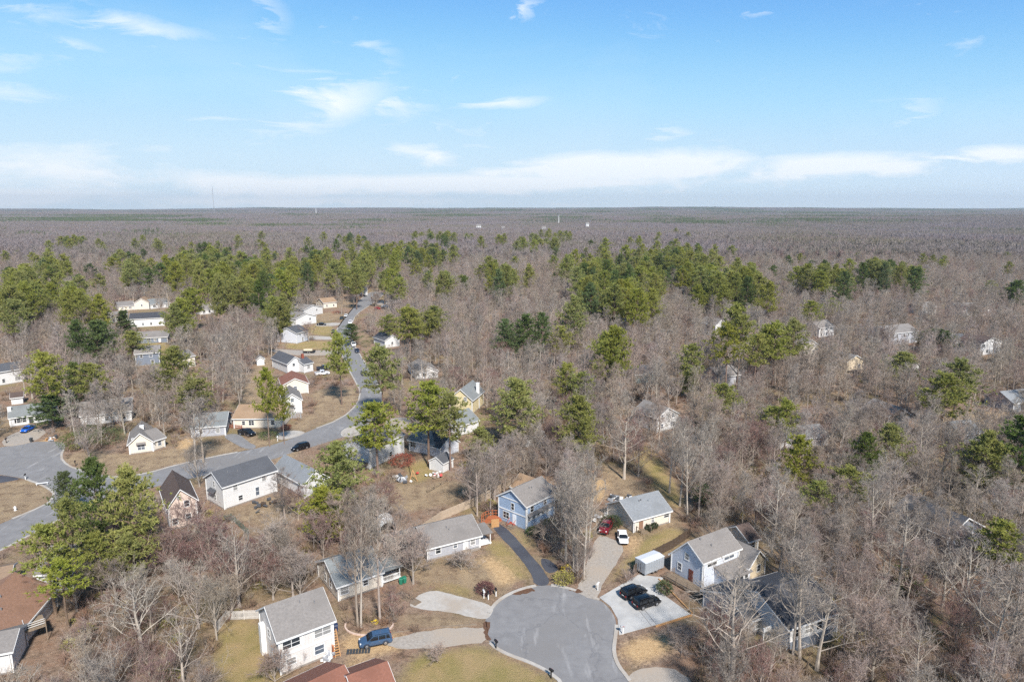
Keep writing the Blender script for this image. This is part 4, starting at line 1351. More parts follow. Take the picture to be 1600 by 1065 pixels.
car('red car in the last drive of the upper street', 'sedan', (170, 40, 40), (584, 482), (596, 484), group=CARS_UP)
car('white car next to the red one in the last drive', 'sedan', (230, 228, 226), (598, 480), (606, 480), group=CARS_UP)
car('pale car showing between trunks in the eastern wood', 'suv', (222, 220, 216), (1432, 815), (1452, 814))
car('silver car behind the pale one in the eastern wood', 'suv', (188, 190, 194), (1456, 810), (1474, 812))


def trailer():
    a, b = g(1008, 902), g(1037, 890)
    rt = thing('cargo_trailer', 'grey metal cargo box trailer at the end of the concrete pad', 'trailer', (a.x, a.y, .06), math.atan2(b.y - a.y, b.x - a.x))
    L = (b - a).length
    MB().box(0, L, 0, 2.5, .45, 2.5).build('box', METAL, rt)
    MB().rings([[(x, y, z) for y, z in ((-.06, 2.5), (2.56, 2.5), (2.56, 2.56), (1.25, 2.72), (-.06, 2.56))] for x in (-.06, L + .06)]).build('roof', mat('white_metal', lin(196, 200, 206), rough=.4), rt)
    dr = MB()
    for y in (.08, 1.28):
        dr.box(-.05, -.008, y, y + 1.14, .55, 2.42)
    d = dr.build('rear_doors', METAL, rt)
    MB().box(-.09, -.05, 1.0, 1.05, .9, 2.2).box(-.09, -.05, 1.45, 1.5, .9, 2.2).build('latch_bars', RIM, d)
    rb = MB()
    for i in range(int(L / .6)):
        rb.box(.3 + i * .6, .36 + i * .6, -.03, -.006, .5, 2.45)
    rb.build('ribs', METAL, rt)
    ty = car_parts('suv')
    for x in (L * .45, L * .45 + .85):
        for y in (.15, 2.35):
            w = put('wheel', ty['tyre'], rt, (x, y, .36))
            put('rim', ty['rim'], w)
    MB().bar((L, .6, .5), (L + 1.3, 1.25, .5), .1).bar((L, 1.9, .5), (L + 1.3, 1.25, .5), .1).bar((L + 1.2, 1.25, 0), (L + 1.2, 1.25, .7), .08).build('tow_hitch', BLACK, rt)
    FOOT.append([(a.x - 3, a.y - 2), (a.x + 6, a.y - 2), (a.x + 6, a.y + 5), (a.x - 3, a.y + 5)])


trailer()


# flat trailer with a load on the long side drive
def flat_trailer():
    a, b = g(473, 552), g(491, 552)
    rt = thing('flat_trailer', 'dark flat trailer carrying a pale cover on the long side driveway', 'trailer', (a.x, a.y, .03), math.atan2(b.y - a.y, b.x - a.x))
    L = (b - a).length
    MB().box(0, L, 0, 2.2, .5, .7).box(0, L, 0, .1, .7, 1.1).box(0, L, 2.1, 2.2, .7, 1.1).build('flat_bed', BLACK, rt)
    MB().rings([[(x, y, z) for y, z in ((.2, .7), (2.0, .7), (1.7, 1.7), (.5, 1.7))] for x in (.3, L * .8)]).build('cover', S_TAN, rt)
    ty = car_parts('suv')
    for x in (L * .45, L * .45 + .8):
        for y in (-.12, 2.32):
            w = put('wheel', ty['tyre'], rt, (x, y, .36)); put('rim', ty['rim'], w)


flat_trailer()


# ------------------------------------------------------------------ small things in the yards
def mailbox(label, px, py, postm, boxm, rz=0.0, group='mailboxes'):
    p = g(px, py)
    rt = thing('mailbox', label, 'mailbox', p, rz, group)
    MB().box(-.07, .07, -.07, .07, 0, 1.15).box(-.05, .05, -.3, .25, 1.05, 1.15).build('post', postm, rt)
    b = MB()
    pr = [(-.14, 1.16), (.14, 1.16), (.14, 1.33)] + [(.14 * math.cos(t), 1.33 + .14 * math.sin(t)) for t in (.5, 1.05, 1.57, 2.1, 2.6)] + [(-.14, 1.33)]
    b.rings([[(x, y, z) for x, z in pr] for y in (-.38, .30)])
    bx = b.build('box', boxm, rt)
    MB().box(.145, .165, -.1, .12, 1.36, 1.40).box(.145, .165, .08, .12, 1.2, 1.4).build('flag', LAMPR, bx)


GB = mat('grey_plastic', lin(150, 152, 156), rough=.5)
mailbox('black mailbox on dark post at the gravel drive corner', 775, 1013, BLACK, BLACK, .6)
mailbox('black mailbox at the kerb by the lower lawn', 861, 1059, BLACK, BLACK, .8)
mailbox('grey mailbox on pale post beside the concrete pad', 973, 990, WHITE, GB, -1.4)
mailbox('white mailbox leaning under the purple shrub', 756, 934, WHITE, WHITE, .3)
mailbox('white posted black mailbox next to the purple shrub', 763, 936, WHITE, BLACK, .2)
mailbox('dark mailbox between the purple shrub and the worn path', 775, 931, WHITE, BLACK, .2)
mailbox('white mailbox near the gravel drive mouth', 934, 922, WHITE, WHITE, -.6)
mailbox('white mailbox on the grass island', 40, 749, WHITE, BLACK, .3)
mailbox('brown posted mailbox on the straw lawn of the bungalow', 118, 728, DARKWOOD, BLACK, .4)
mailbox('brown mailbox at the grey drive of the shuttered ranch', 10, 692, DARKWOOD, BLACK, .1)
mailbox('white mailbox at the pale parking apron', 434, 689, WHITE, WHITE, .2)


def bin_(label, px, py, m, rz=0.0):
    p = g(px, py)
    rt = thing('wheelie_bin', label, 'bin', p, rz, 'wheeled bins')
    MB().rings([[(-.24, -.26, .08), (.24, -.26, .08), (.24, .24, .08), (-.24, .24, .08)], [(-.30, -.34, 1.0), (.30, -.34, 1.0), (.30, .32, 1.0), (-.30, .32, 1.0)]]).build('bin_body', m, rt)
    MB().rings([[(-.33, -.37, 1.0), (.33, -.37, 1.0), (.33, .36, 1.0), (-.33, .36, 1.0)], [(-.28, -.3, 1.1), (.28, -.3, 1.1), (.28, .3, 1.14), (-.28, .3, 1.14)]]).build('lid', m, rt)
    for x in (-.27, .27):
        MB().tube([(x - .04, .28, .13), (x + .04, .28, .13)], [.13, .13], 8, True).build('wheel', TYRE, rt)
    MB().bar((-.25, .42, 1.0), (.25, .42, 1.0), .05).build('handle', m, rt)


BGRN, BNAV, BDARK, BBLU = mat('green_plastic', (.02, .16, .10), rough=.5), mat('navy_plastic', (.025, .04, .09), rough=.5), mat('dark_plastic', (.05, .055, .06), rough=.5), mat('blue_plastic', (.02, .05, .22), rough=.5)
bin_('green wheeled bin at the porch end of the tan ranch house', 627, 912, BGRN)
bin_('second green wheeled bin close to the tan ranch porch', 632, 910, BGRN, .5)
bin_('navy wheeled bin behind the orange ladder', 525, 985, BNAV, .3)
bin_('dark wheeled bin at the court kerb', 49, 690, BDARK)
bin_('dark wheeled bin next to the pine straw bed', 88, 685, BDARK, .4)
bin_('blue wheeled bin under the evergreen shrubs', 125, 698, BBLU, .2)
bin_('blue recycling bin beside the evergreen shrubs', 129, 697, BBLU, .6)


def fence(label, pts, h, m, name='fence', panel=2.4, gap=.0, picket=.14, group=None, rails_only=False):
    P = [g(*p) for p in pts]
    rt = thing(name, label, 'fence', P[0])
    for a, b in zip(P[:-1], P[1:]):
        L = (b - a).length
        n = max(1, round(L / panel))
        d = (b - a) / n
        for i in range(n):
            mb = MB()
            k = max(1, int(d.length / picket))
            ang = math.atan2(d.y, d.x)
            if not rails_only:
                for j in range(k):
                    t0, t1 = (j + .02 + gap / 2) / k * d.length, (j + .98 - gap / 2) / k * d.length
                    hh = h + rnd.uniform(-.03, .03)
                    mb.box(t0, t1, -.012, .012, .05, hh)
            for z in (h * .25, h * .8):
                mb.box(0, d.length, .012, .05, z - .04, z + .04)
            s = a + d * i
            put('panel', mb.mesh('panel', m), rt, s - P[0], ang)
            put('post', MB().box(-.05, .05, -.05, .05, 0, h + .1).mesh('post', m), rt, s - P[0], ang)
        put('post', MB().box(-.05, .05, -.05, .05, 0, h + .1).mesh('post', m), rt, b - P[0])


fence('pale picket fence left of the off white house', [(340, 985), (354, 968), (410, 966), (428, 960)], 1.5, mat('grey_white_paint', lin(208, 204, 198), lin(176, 172, 166), scale=2), gap=.25)
fence('weathered board fence running up to the tan roofed outbuilding', [(655, 836), (690, 812), (742, 790), (798, 760)], 1.9, mat('silvered_boards', lin(186, 170, 150), lin(150, 134, 116), scale=2.5, rough=.9))
fence('dark board fence between cream ranch and cargo trailer', [(990, 898), (1020, 872), (1052, 856), (1078, 838)], 1.8, DARKWOOD)
fence('low green wire fence behind the white house yard', [(352, 815), (362, 812), (388, 836), (388, 846)], 1.4, mat('green_wire', lin(84, 98, 88), rough=.6), gap=.7, picket=.3)
fence('white panel fence next to the arched white shelter', [(584, 818), (602, 826)], 1.6, WHITE)
fence('grey lattice fence before the white gabled house', [(451, 654), (471, 653)], 2.0, GB, gap=.5, picket=.5)
fence('wooden rail fence along the cleared trail', [(700, 752), (668, 770)], 1.2, WOOD, rails_only=True)
fence('brick coloured porch rail fence of the tan roofed house', [(356, 668), (378, 670)], 1.1, BRICK, gap=.5, picket=.4)


def shelter():
    p = g(607, 838)
    rt = thing('arched_shelter', 'white arched fabric shelter in the backyard', 'shelter', p, .35)
    pr = [(-1.6, 0)] + [(1.6 * math.cos(t), 1.5 + 1.5 * math.sin(t)) for t in [math.pi * (1 - i / 10) for i in range(11)]] + [(1.6, 0)]
    inn = [(x * .95, max(0, z - .06)) for x, z in pr]
    mb = MB()
    for P0, P1 in ((pr, None),):
        for i in range(len(pr) - 1):
            (x0, z0), (x1, z1) = pr[i], pr[i + 1]
            mb.poly([(x0, 0, z0), (x1, 0, z1), (x1, 4.2, z1), (x0, 4.2, z0)])
            (a0, b0), (a1, b1) = inn[i], inn[i + 1]
            mb.poly([(a0, 0, b0), (a0, 4.2, b0), (a1, 4.2, b1), (a1, 0, b1)])
            mb.poly([(x0, 0, z0), (a0, 0, b0), (a1, 0, b1), (x1, 0, z1)])
    mb.build('cover', WHITE, rt)
    for y in (.4, 2.1, 3.8):
        MB().tube([(x * .93, y, max(0, z - .1)) for x, z in pr], [.03] * len(pr), 5).build('hoop', METAL, rt)
    MB().poly([(x, 4.1, z) for x, z in inn]).build('end_panel', WHITE, rt) if False else MB().rings([[(x, y, z) for x, z in inn] for y in (4.05, 4.1)]).build('end_panel', WHITE, rt)


shelter()


def ladder():
    rt = thing('ladder', 'orange wooden ladder stair against the off white house', 'ladder', g(527, 1023), .5)
    mb = MB()
    for x in (-.35, .35):
        mb.bar((x, -.4, 0), (x, 1.6, 3.1), .1, .16)
    mb.build('side_rails', NEWWOOD, rt)
    t = MB()
    for i in range(10):
        k = (i + .7) / 10.5
        t.bar((-.34, -.4 + 2 * k, 3.1 * k), (.34, -.4 + 2 * k, 3.1 * k), .22, .05)
    t.build('rungs', NEWWOOD, rt)
    MB().box(-.6, -.45, -.2, 1.5, 0, 1.6).build('side_board', ORANGE, rt)
    s = MB()
    for i in range(8):
        for j in range(2):
            s.box(i * .42, i * .42 + .34, j * .6, j * .6 + .45, 0, .12)
    tag(s.build('stepping_blocks', BDARK, None, g(541, 1022), .1), 'dark stepping blocks laid by the orange ladder', 'paving')


ladder()


def playset():
    a, b = g(639, 728), g(646, 752)
    rt = thing('swing_frame', 'yellow wooden swing frame in the yard of the white shed', 'swing frame', a, math.atan2(b.y - a.y, b.x - a.x))
    L = (b - a).length
    MB().bar((0, 0, .5), (L - 1.2, 0, 2.3), .18).build('top_beam', NEWWOOD, rt)
    for s in (-1, 1):
        MB().bar((L - 1.2, 0, 2.35), (L, s * .9, 0), .14).build('leg', NEWWOOD, rt)
    MB().bar((L - .6, -.45, 1.1), (L - .6, .45, 1.1), .1).build('cross_brace', NEWWOOD, rt)


playset()


def steps_deck():
    p = g(772, 818)
    rt = thing('round_steps', 'orange stained curved railing steps beside the blue house', 'steps', p, .25)
    for k in range(5):
        pts = [(2.4 * math.cos(t) * (1 - .1 * k), 2.2 * math.sin(t)) for t in [math.pi * (.15 + .7 * i / 7) for i in range(8)]]
        MB().prism([(x, y) for x, y in pts] + [(0, .2)], .18 * k, .18 * k + .15).build('step', ORANGE, rt)
    r = MB()
    pts = [(2.5 * math.cos(t), 2.4 * math.sin(t)) for t in [math.pi * (.1 + .85 * i / 9) for i in range(10)]]
    for i, (x, y) in enumerate(pts):
        r.box(x - .05, x + .05, y - .05, y + .05, 0, 1.9)
        if i:
            for z in (1.2, 1.8):
                r.bar((*pts[i - 1], z), (x, y, z), .08)
    r.build('railing', ORANGE, rt)
    MB().box(-.9, .7, -1.5, -1.35, 0, 1.7).build('gate_panel', NEWWOOD, rt)
    q = g(797, 823)
    rt = thing('porch_steps', 'red stained entry steps at the blue house door', 'steps', q, R(-35))
    for k in range(4):
        MB().box(-.7, .7, k * .3, k * .3 + .3, 0, .17 * (k + 1)).build('step', mat('red_stain', lin(176, 92, 78), lin(150, 74, 62), scale=3), rt)
    for x in (-.75, .75):
        MB().bar((x, 0, .9), (x, 1.3, 1.6), .07).bar((x, 0, 0), (x, 0, .95), .07).bar((x, 1.3, 0), (x, 1.3, 1.65), .07).build('railing', mat('red_stain', lin(176, 92, 78)), rt)


steps_deck()


def ring_bed():
    rt = thing('edging_ring', 'pale curved brick edging round the two tall trunks', 'edging', g(575, 985))
    c = g(577, 976)
    pts = [(c.x + 3.6 * math.cos(t), c.y + 2.6 * math.sin(t)) for t in [math.pi * (.95 + 1.1 * i / 18) for i in range(19)]]
    me = MB().box(-.2, .2, -.11, .11, 0, .2).mesh('brick', mat('pale_block', lin(206, 186, 172), lin(184, 160, 148), scale=4))
    for i in range(18):
        a, b = Vector(pts[i]), Vector(pts[i + 1])
        m = (a + b) / 2
        put('brick', me, rt, (m.x - rt.location.x, m.y - rt.location.y, 0), math.atan2(b.y - a.y, b.x - a.x), (max(.8, (b - a).length / .42), 1, 1))
    rt2 = thing('timber_border', 'low timber border along the gravel drive of the blue car', 'edging', g(610, 990))
    P = [g(*p) for p in ((608, 990), (640, 985), (690, 979), (745, 976))]
    for a, b in zip(P[:-1], P[1:]):
        MB().bar((a - P[0]) + Vector((0, 0, .08)), (b - P[0]) + Vector((0, 0, .08)), .18, .16).build('timber', WOOD, rt2, P[0] - rt2.location)


ring_bed()


def junk(label, px, py, n, r, cols, seed, name='junk_pile'):
    rr = random.Random(seed)
    rt = thing(name, label, 'debris', g(px, py))
    for i in range(n):
        m = cols[i % len(cols)]
        w, d, h = rr.uniform(.3, 1.2), rr.uniform(.2, .7), rr.uniform(.1, .7)
        x, y = rr.gauss(0, r * .5), rr.gauss(0, r * .5)
        o = MB().box(-w / 2, w / 2, -d / 2, d / 2, 0, h).build('scrap', m, rt, (x, y, rr.uniform(0, .5)), rr.uniform(0, 3))
        o.rotation_euler = (rr.uniform(-.5, .5), rr.uniform(-.5, .5), rr.uniform(0, 3.1))


REDP, DKGREY = mat('red_plastic', lin(190, 70, 66), rough=.5), mat('dark_scrap', lin(80, 82, 86), rough=.7)
junk('heap of white and grey scrap behind the cream ranch', 970, 784, 34, 3.2, [WHITE, GB, DKGREY, WHITE, METAL], 3)
junk('scattered scrap boards left of the cream ranch', 940, 808, 26, 3.0, [WOOD, GB, DARKWOOD, WHITE], 4)
junk('red and white clutter before the white shed', 678, 745, 16, 2.2, [REDP, WHITE, WOOD, WHITE], 5)
junk('pale yard clutter below the bright white house', 628, 750, 16, 2.4, [GB, WHITE, DKGREY], 6)
junk('small pile of white stones at the corner of the off white house', 512, 1032, 18, 1.0, [WHITE, GB], 8)
junk('pale litter and planks near the pine straw bed', 80, 688, 12, 1.6, [WHITE, NEWWOOD, GB], 9)
junk('dark clutter behind the long white house', 410, 790, 14, 2.6, [DKGREY, DARKWOOD, DKGREY], 10)
junk('white boards lying by the yard of the pale blue house', 1224, 925, 9, 2.0, [WHITE, S_CREAM], 11)
tag(MB().box(-.5, .5, -.4, .4, 0, .9).box(-.4, .4, -.3, .3, .9, 1.5).build('yard_toy', mat('yellow_plastic', lin(232, 200, 40), rough=.5), None, g(1411, 818), .4), 'bright yellow plastic box among dark trunks', 'toy')
hy = thing('hydrant', 'white hydrant standing on the grass island', 'hydrant', g(24, 797))
MB().tube([(0, 0, 0), (0, 0, .7), (0, 0, .8), (0, 0, .95)], [.18, .18, .24, .06], 8, True).build('barrel', WHITE, hy)
MB().tube([(-.3, 0, .55), (.3, 0, .55)], [.09, .09], 8, True).build('nozzles', WHITE, hy)
MB().tube([(0, 0, 0), (0, 0, .08)], [.28, .28], 8, True).build('base_flange', WHITE, hy)
bench = thing('white_bench', 'small white bench at the kerb of the grass island', 'bench', g(66, 757), .4)
MB().box(-1.2, 1.2, -.2, .2, .4, .48).build('seat', WHITE, bench)
for x in (-1, 1):
    MB().box(x - .05, x + .05, -.18, .18, 0, .4).build('leg', WHITE, bench)
lp = thing('plank_stack', 'stack of plywood sheets lying in the brush', 'lumber', g(1424, 1020), .5)
for k in range(4):
    MB().box(-.9, .9, -.8, .8, .04 + .06 * k, .09 + .06 * k).build('plank', S_TAN, lp, (0, 0, 0), .04 * k)
walk = thing('garden_walk', 'short timber walkway to the tan ranch porch', 'walkway', g(622, 926), R(-40))
for k in range(8):
    MB().box(k * .62, k * .62 + .56, -.7, .7, .02, .1).build('plank', WOOD, walk)


# masts far out over the forest
def mast(label, px, py_top, dist, lattice, base_w):
    x = (px - 800) / FOC * (dist * cP + CAM_H * sP)
    z0 = hz(x, dist)
    c2 = (532.5 - py_top) / FOC
    d = Vector(((px - 800) / FOC, cP + c2 * sP, -sP + c2 * cP))
    top = CAM_H + d.z / d.y * dist
    h = top - z0
    rt = thing('radio_mast', label, 'mast', (x, dist, z0))
    mb = MB()
    if lattice:
        for i in range(3):
            t = 2 * math.pi * i / 3
            mb.bar((base_w * math.cos(t), base_w * math.sin(t), 0), (base_w * .5 * math.cos(t), base_w * .5 * math.sin(t), h), base_w * .22)
        for k in range(int(h / (base_w * 2.5))):
            z = k * base_w * 2.5
            for i in range(3):
                t, u = 2 * math.pi * i / 3, 2 * math.pi * (i + 1) / 3
                s = base_w * (1 - .5 * z / h)
                mb.bar((s * math.cos(t), s * math.sin(t), z), (s * math.cos(u), s * math.sin(u), min(h, z + base_w * 2.5)), base_w * .14)
    else:
        mb.tube([(0, 0, 0), (0, 0, h)], [base_w, base_w * .6], 8, True)
    mb.build('tower', GB if lattice else WHITE, rt)
    ant = MB().tube([(0, 0, h * .9), (0, 0, h * 1.0)], [base_w * 1.2, base_w * 1.2], 6, True) if not lattice else MB().tube([(0, 0, h), (0, 0, h * 1.05)], [base_w * .12, base_w * .06], 5, True)
    ant.build('antenna', GB, rt)


mast('tall thin lattice mast breaking the horizon', 335, 291, 5200, True, 3.0)
mast('white lattice mast with pale buildings at its foot', 76, 352, 1900, True, 2.0)
mast('slim white tower over the far forest', 873, 336, 2600, False, 1.6)
mast('slim pale tower on the horizon left of the middle', 494, 325, 5600, False, 3.0)

# ------------------------------------------------------------------ trees
BARK = mat('hardwood_bark', lin(172, 160, 148), lin(128, 117, 107), scale=1.5, rough=.95, orand=.18, stretch=(1, 1, .4))
PALEBARK = mat('pale_bark', lin(186, 176, 163), lin(140, 130, 119), scale=.9, rough=.95, orand=.08, stretch=(1, 1, .5))
TWIG = mat('bare_twigs', lin(180, 166, 154), lin(150, 136, 125), scale=.5, rough=.95, orand=.26, spec=.1, trans=.4)
PALETWIG = mat('pale_twigs', lin(176, 166, 155), lin(152, 141, 130), scale=.5, rough=.95, orand=.10, spec=.1, trans=.4)
REDTWIG = mat('reddish_twigs', lin(160, 132, 124), lin(136, 108, 103), scale=.5, rough=.95, orand=.14, spec=.1, trans=.4)
PBARK = mat('pine_bark', lin(136, 116, 102), lin(92, 76, 66), scale=1.5, rough=.95, orand=.15, stretch=(1, 1, .4))
NEEDLE = mat('pine_needles', lin(164, 163, 86), lin(121, 129, 66), scale=.45, rough=.75, orand=.14, spec=.15, detail=3, trans=.35)
DKNEEDLE = mat('dark_needles', lin(110, 124, 70), lin(82, 98, 56), scale=.6, rough=.8, orand=.16, spec=.15, trans=.3)
SHRUB = mat('evergreen_leaves', lin(84, 96, 48), lin(56, 70, 36), scale=1.0, rough=.7, orand=.2)
BRUSH = mat('dry_brush', lin(142, 122, 104), lin(112, 92, 78), scale=.8, rough=.95, orand=.3)


def rv(r, z=0.0):
    return Vector((r.gauss(0, 1), r.gauss(0, 1), r.gauss(0, 1) + z)).normalized()


def ribbon(mb, p, q, w, r, tip=True):
    d = q - p
    s = d.cross(rv(r))
    if s.length < 1e-6:
        return
    s = s.normalized() * (w / 2)
    n = len(mb.v)
    if tip:
        mb.v += [tuple(p - s), tuple(p + s), tuple(q)]
        mb.f.append((n, n + 1, n + 2))
    else:
        s2 = s * .55
        mb.v += [tuple(p - s), tuple(p + s), tuple(q + s2), tuple(q - s2)]
        mb.f.append((n, n + 1, n + 2, n + 3))


def limb(p, d, L, r, n=4, up=.12, wob=.16):
    pts, q = [p.copy()], p.copy()
    d = d.copy()
    for i in range(n):
        d = (d + rv(r) * wob + Vector((0, 0, up))).normalized()
        q = q + d * (L / n)
        pts.append(q.copy())
    return pts


def at(pts, t):
    f = t * (len(pts) - 1)
    i = min(int(f), len(pts) - 2)
    return pts[i].lerp(pts[i + 1], f - i), (pts[i + 1] - pts[i]).normalized()


def bare(seed, H, kind, dense=1.0, tw=1.0):
    """trunk-with-limbs mesh data and twig crown mesh data of one leafless tree"""
    r = random.Random(seed)
    T, C = MB(), MB()
    K = {'tall': dict(t0=.33, nb=20, el=(26, 58), R=.29, top=.93, r0=.0115, fork=1, up=.16), 'broad': dict(t0=.22, nb=19, el=(18, 58), R=.40, top=.80, r0=.0165, fork=1, up=.13),
         'vase': dict(t0=.16, nb=16, el=(48, 74), R=.52, top=.55, r0=.0150, fork=1, up=.10), 'multi': dict(t0=.05, nb=15, el=(38, 75), R=.55, top=.5, r0=.010, fork=1, up=.06)}[kind]
    r0 = K['r0'] * H
    top = H * K['top']
    tr = limb(Vector((0, 0, -.15)), Vector((r.gauss(0, .03), r.gauss(0, .03), 1)), top, r, 7, .12, .05)
    rad = lambda t: r0 * (1.0 - .86 * t) + .012
    T.tube(tr, [r0 * 1.25] + [rad(i / 7) for i in range(1, 8)], 6)
    az = r.uniform(0, 6.28)
    for i in range(K['nb']):
        t = K['t0'] + (1 - K['t0']) * ((i + r.uniform(.1, .9)) / K['nb'])
        p, d0 = at(tr, min(t, .999))
        az += 2.4 + r.uniform(-.5, .5)
        s = (t - K['t0']) / (1 - K['t0'])
        e = R(r.uniform(*K['el'])) * (.75 + .45 * s)
        e = min(e, R(84))
        L = H * K['R'] * (1.08 - .62 * s) * r.uniform(.72, 1.2)
        if kind in ('vase', 'multi'):
            L = min(L, (H - p.z) * 1.05)
        d = Vector((math.cos(az) * math.cos(e), math.sin(az) * math.cos(e), math.sin(e)))
        l1 = limb(p, d, L, r, 5, K['up'], .26)
        rl = min(rad(t) * .55, .0085 * L + .024)
        T.tube(l1, [rl * (1 - .17 * k) for k in range(6)], 4)
        n2 = int(6.5 * dense + r.random())
        for j in range(n2):
            t2 = r.uniform(.22, 1.0)
            p2, d2 = at(l1, min(t2, .999))
            L2 = L * r.uniform(.32, .55) * (1.15 - .5 * t2)
            d2 = (d2 * .8 + rv(r, .35) * .85).normalized()
            l2 = limb(p2, d2, L2, r, 3, .12, .2)
            w2 = max(.05, rl * .75) * tw
            for a, b, k in zip(l2[:-1], l2[1:], range(3)):
                ribbon(T, a, b, w2 * 1.25 * (1 - .22 * k), r, False)
                ribbon(T, a, b, w2 * 1.25 * (1 - .22 * k), r, False)
            n3 = int(6 * dense + r.random())
            for _ in range(n3):
                t3 = r.uniform(.2, 1.0)
                p3, d3 = at(l2, min(t3, .999))
                L3 = max(.5, L2 * r.uniform(.35, .6))
                d3 = (d3 * .75 + rv(r, .3) * .8).normalized()
                q3 = p3 + d3 * L3
                ribbon(C, p3, q3, .042 * tw, r, False)
                for _ in range(int(4.6 * dense + r.random())):
                    t4 = r.uniform(.25, 1.0)
                    p4 = p3.lerp(q3, t4)
                    d4 = (d3 * .8 + rv(r, .25) * .75).normalized()
                    ribbon(C, p4, p4 + d4 * r.uniform(.35, .85), .036 * tw, r)
    return T, C


def tuft(mb, p, d, L, r, n=8, w=.22):
    for _ in range(n):
        e = (d * .55 + rv(r, .45)).normalized()
        ribbon(mb, p - e * L * .15, p + e * L * r.uniform(.7, 1.15), w, r)


def pine(seed, H, c0=.44, Rm=.24, nb=58, nt=15, blades=8, tl=.75, bw=.24, shape='round'):
    r = random.Random(seed)
    T, C = MB(), MB()
    tr = limb(Vector((0, 0, -.15)), Vector((r.gauss(0, .02), r.gauss(0, .02), 1)), H * .97, r, 7, .15, .03)
    r0 = .0115 * H + .03
    T.tube(tr, [r0 * (1.2 if i == 0 else 1 - .118 * i) for i in range(8)], 7)
    az = r.uniform(0, 6.28)
    for i in range(nb):
        s = (i + r.random()) / nb
        p, _ = at(tr, min(.999, c0 + (1 - c0) * s))
        az += 2.4 + r.uniform(-.7, .7)
        if shape == 'cone':
            prof = 1.05 - .98 * s
            e = R(r.uniform(-8, 20))
        else:
            prof = (.62 + .55 * math.sin(math.pi * min(1, s * 1.05) ** .8)) * (1 - .40 * s ** 4)
            e = R(r.uniform(-6, 22) + 42 * s * s)
        L = max(.5, H * Rm * prof * r.uniform(.55, 1.18))
        if shape == 'round' and r.random() < .13 and s < .5:
            L *= 1.25
        d = Vector((math.cos(az) * math.cos(e), math.sin(az) * math.cos(e), math.sin(e)))
        l1 = limb(p, d, L, r, 3, .05, .12)
        T.tube(l1, [.07, .055, .04, .02], 3)
        for _ in range(nt):
            t = r.uniform(.30, 1.0)
            q, dd = at(l1, min(t, .999))
            q = q + Vector((r.gauss(0, 1), r.gauss(0, 1), r.gauss(0, .45))) * (.13 * L * (.4 + .6 * t) + .08)
            tuft(C, q, dd, tl * r.uniform(.7, 1.15), r, blades, bw)
    for _ in range(nt):
        tuft(C, tr[-1] + Vector((r.gauss(0, .35), r.gauss(0, .35), r.gauss(0, .5))), Vector((0, 0, 1)), tl, r, blades, bw)
    return T, C


def bush(seed, Rr, Hh, n, m_leaf=True, w=.16, l=.3):
    r = random.Random(seed)
    C = MB()
    for _ in range(n):
        d = rv(r, .3)
        k = r.uniform(.55, 1.0)
        p = Vector((d.x * Rr * k, d.y * Rr * k, Hh * .5 + d.z * Hh * .5 * k))
        p.z = max(p.z, .05)
        ribbon(C, p, p + (d + rv(r) * .8).normalized() * l * r.uniform(.6, 1.3), w, r)
    return C


def brush(seed, Rr, Hh, n):
    r = random.Random(seed)
    C = MB()
    for _ in range(n):
        a, k = r.uniform(0, 6.28), r.uniform(0, .5)
        p = Vector((math.cos(a) * Rr * k, math.sin(a) * Rr * k, 0))
        d = Vector((math.cos(a) * .55 + r.gauss(0, .25), math.sin(a) * .55 + r.gauss(0, .25), 1)).normalized()
        q = p + d * Hh * r.uniform(.6, 1.1)
        ribbon(C, p, q, .05, r, False)
        for _ in range(4):
            m_ = p.lerp(q, r.uniform(.3, 1))
            ribbon(C, m_, m_ + (d + rv(r) * .8).normalized() * Hh * .3, .04, r)
    return C


# kinds of tree: (trunk mesh, crown mesh, model height, model crown radius)
def spread(mb):
    a = np.array(mb.v)
    return float(np.percentile(np.hypot(a[:, 0], a[:, 1]), 94))


def reg(tc, name, tm, cm, H, Rr):
    return (tc[0].mesh('trunk', tm), tc[1].mesh('crown', cm), H, spread(tc[1]))


BK = {}
BK['tall'] = [reg(bare(10 + i, 18, 'tall'), 'tall', BARK, TWIG, 18, 3.6) for i in range(4)]
BK['broad'] = [reg(bare(30 + i, 15, 'broad'), 'broad', BARK, TWIG, 15, 5.2) for i in range(3)]
BK['vase'] = [reg(bare(50 + i, 14, 'vase'), 'vase', BARK, TWIG, 14, 5.0) for i in range(3)]
BK['multi'] = [reg(bare(70 + i, 7, 'multi', .85), 'multi', BARK, TWIG, 7, 3.0) for i in range(3)]
BK['pale'] = [reg(bare(90 + i, 17, 'broad', .72, 1.1), 'pale', PALEBARK, PALETWIG, 17, 5.8) for i in range(2)]
BK['paletall'] = [reg(bare(110 + i, 18, 'tall', .9, 1.0), 'paletall', PALEBARK, PALETWIG, 18, 3.8) for i in range(2)]
BK['red'] = [reg(bare(130 + i, 13, 'vase', 1.0), 'red', BARK, REDTWIG, 13, 4.8) for i in range(2)]
PK = {}
PK['pine'] = [reg(pine(200 + i, 20), 'pine', PBARK, NEEDLE, 20, 4.2) for i in range(4)]
PK['full'] = [reg(pine(220 + i, 16, .25, .27, 64, 24, 8, .6, .19), 'full', PBARK, NEEDLE, 16, 4.2) for i in range(3)]
PK['sparse'] = [reg(pine(240 + i, 20, .55, .21, 40, 13), 'sparse', PBARK, NEEDLE, 20, 3.8) for i in range(2)]
PK['cedar'] = [reg(pine(260, 12, .06, .26, 80, 12, 8, .5, .2, 'cone'), 'cedar', PBARK, DKNEEDLE, 12, 3.0)]
PK['dark'] = [reg(pine(270 + i, 16, .22, .27, 62, 22, 8, .6, .19), 'dark', PBARK, DKNEEDLE, 16, 4.0) for i in range(2)]


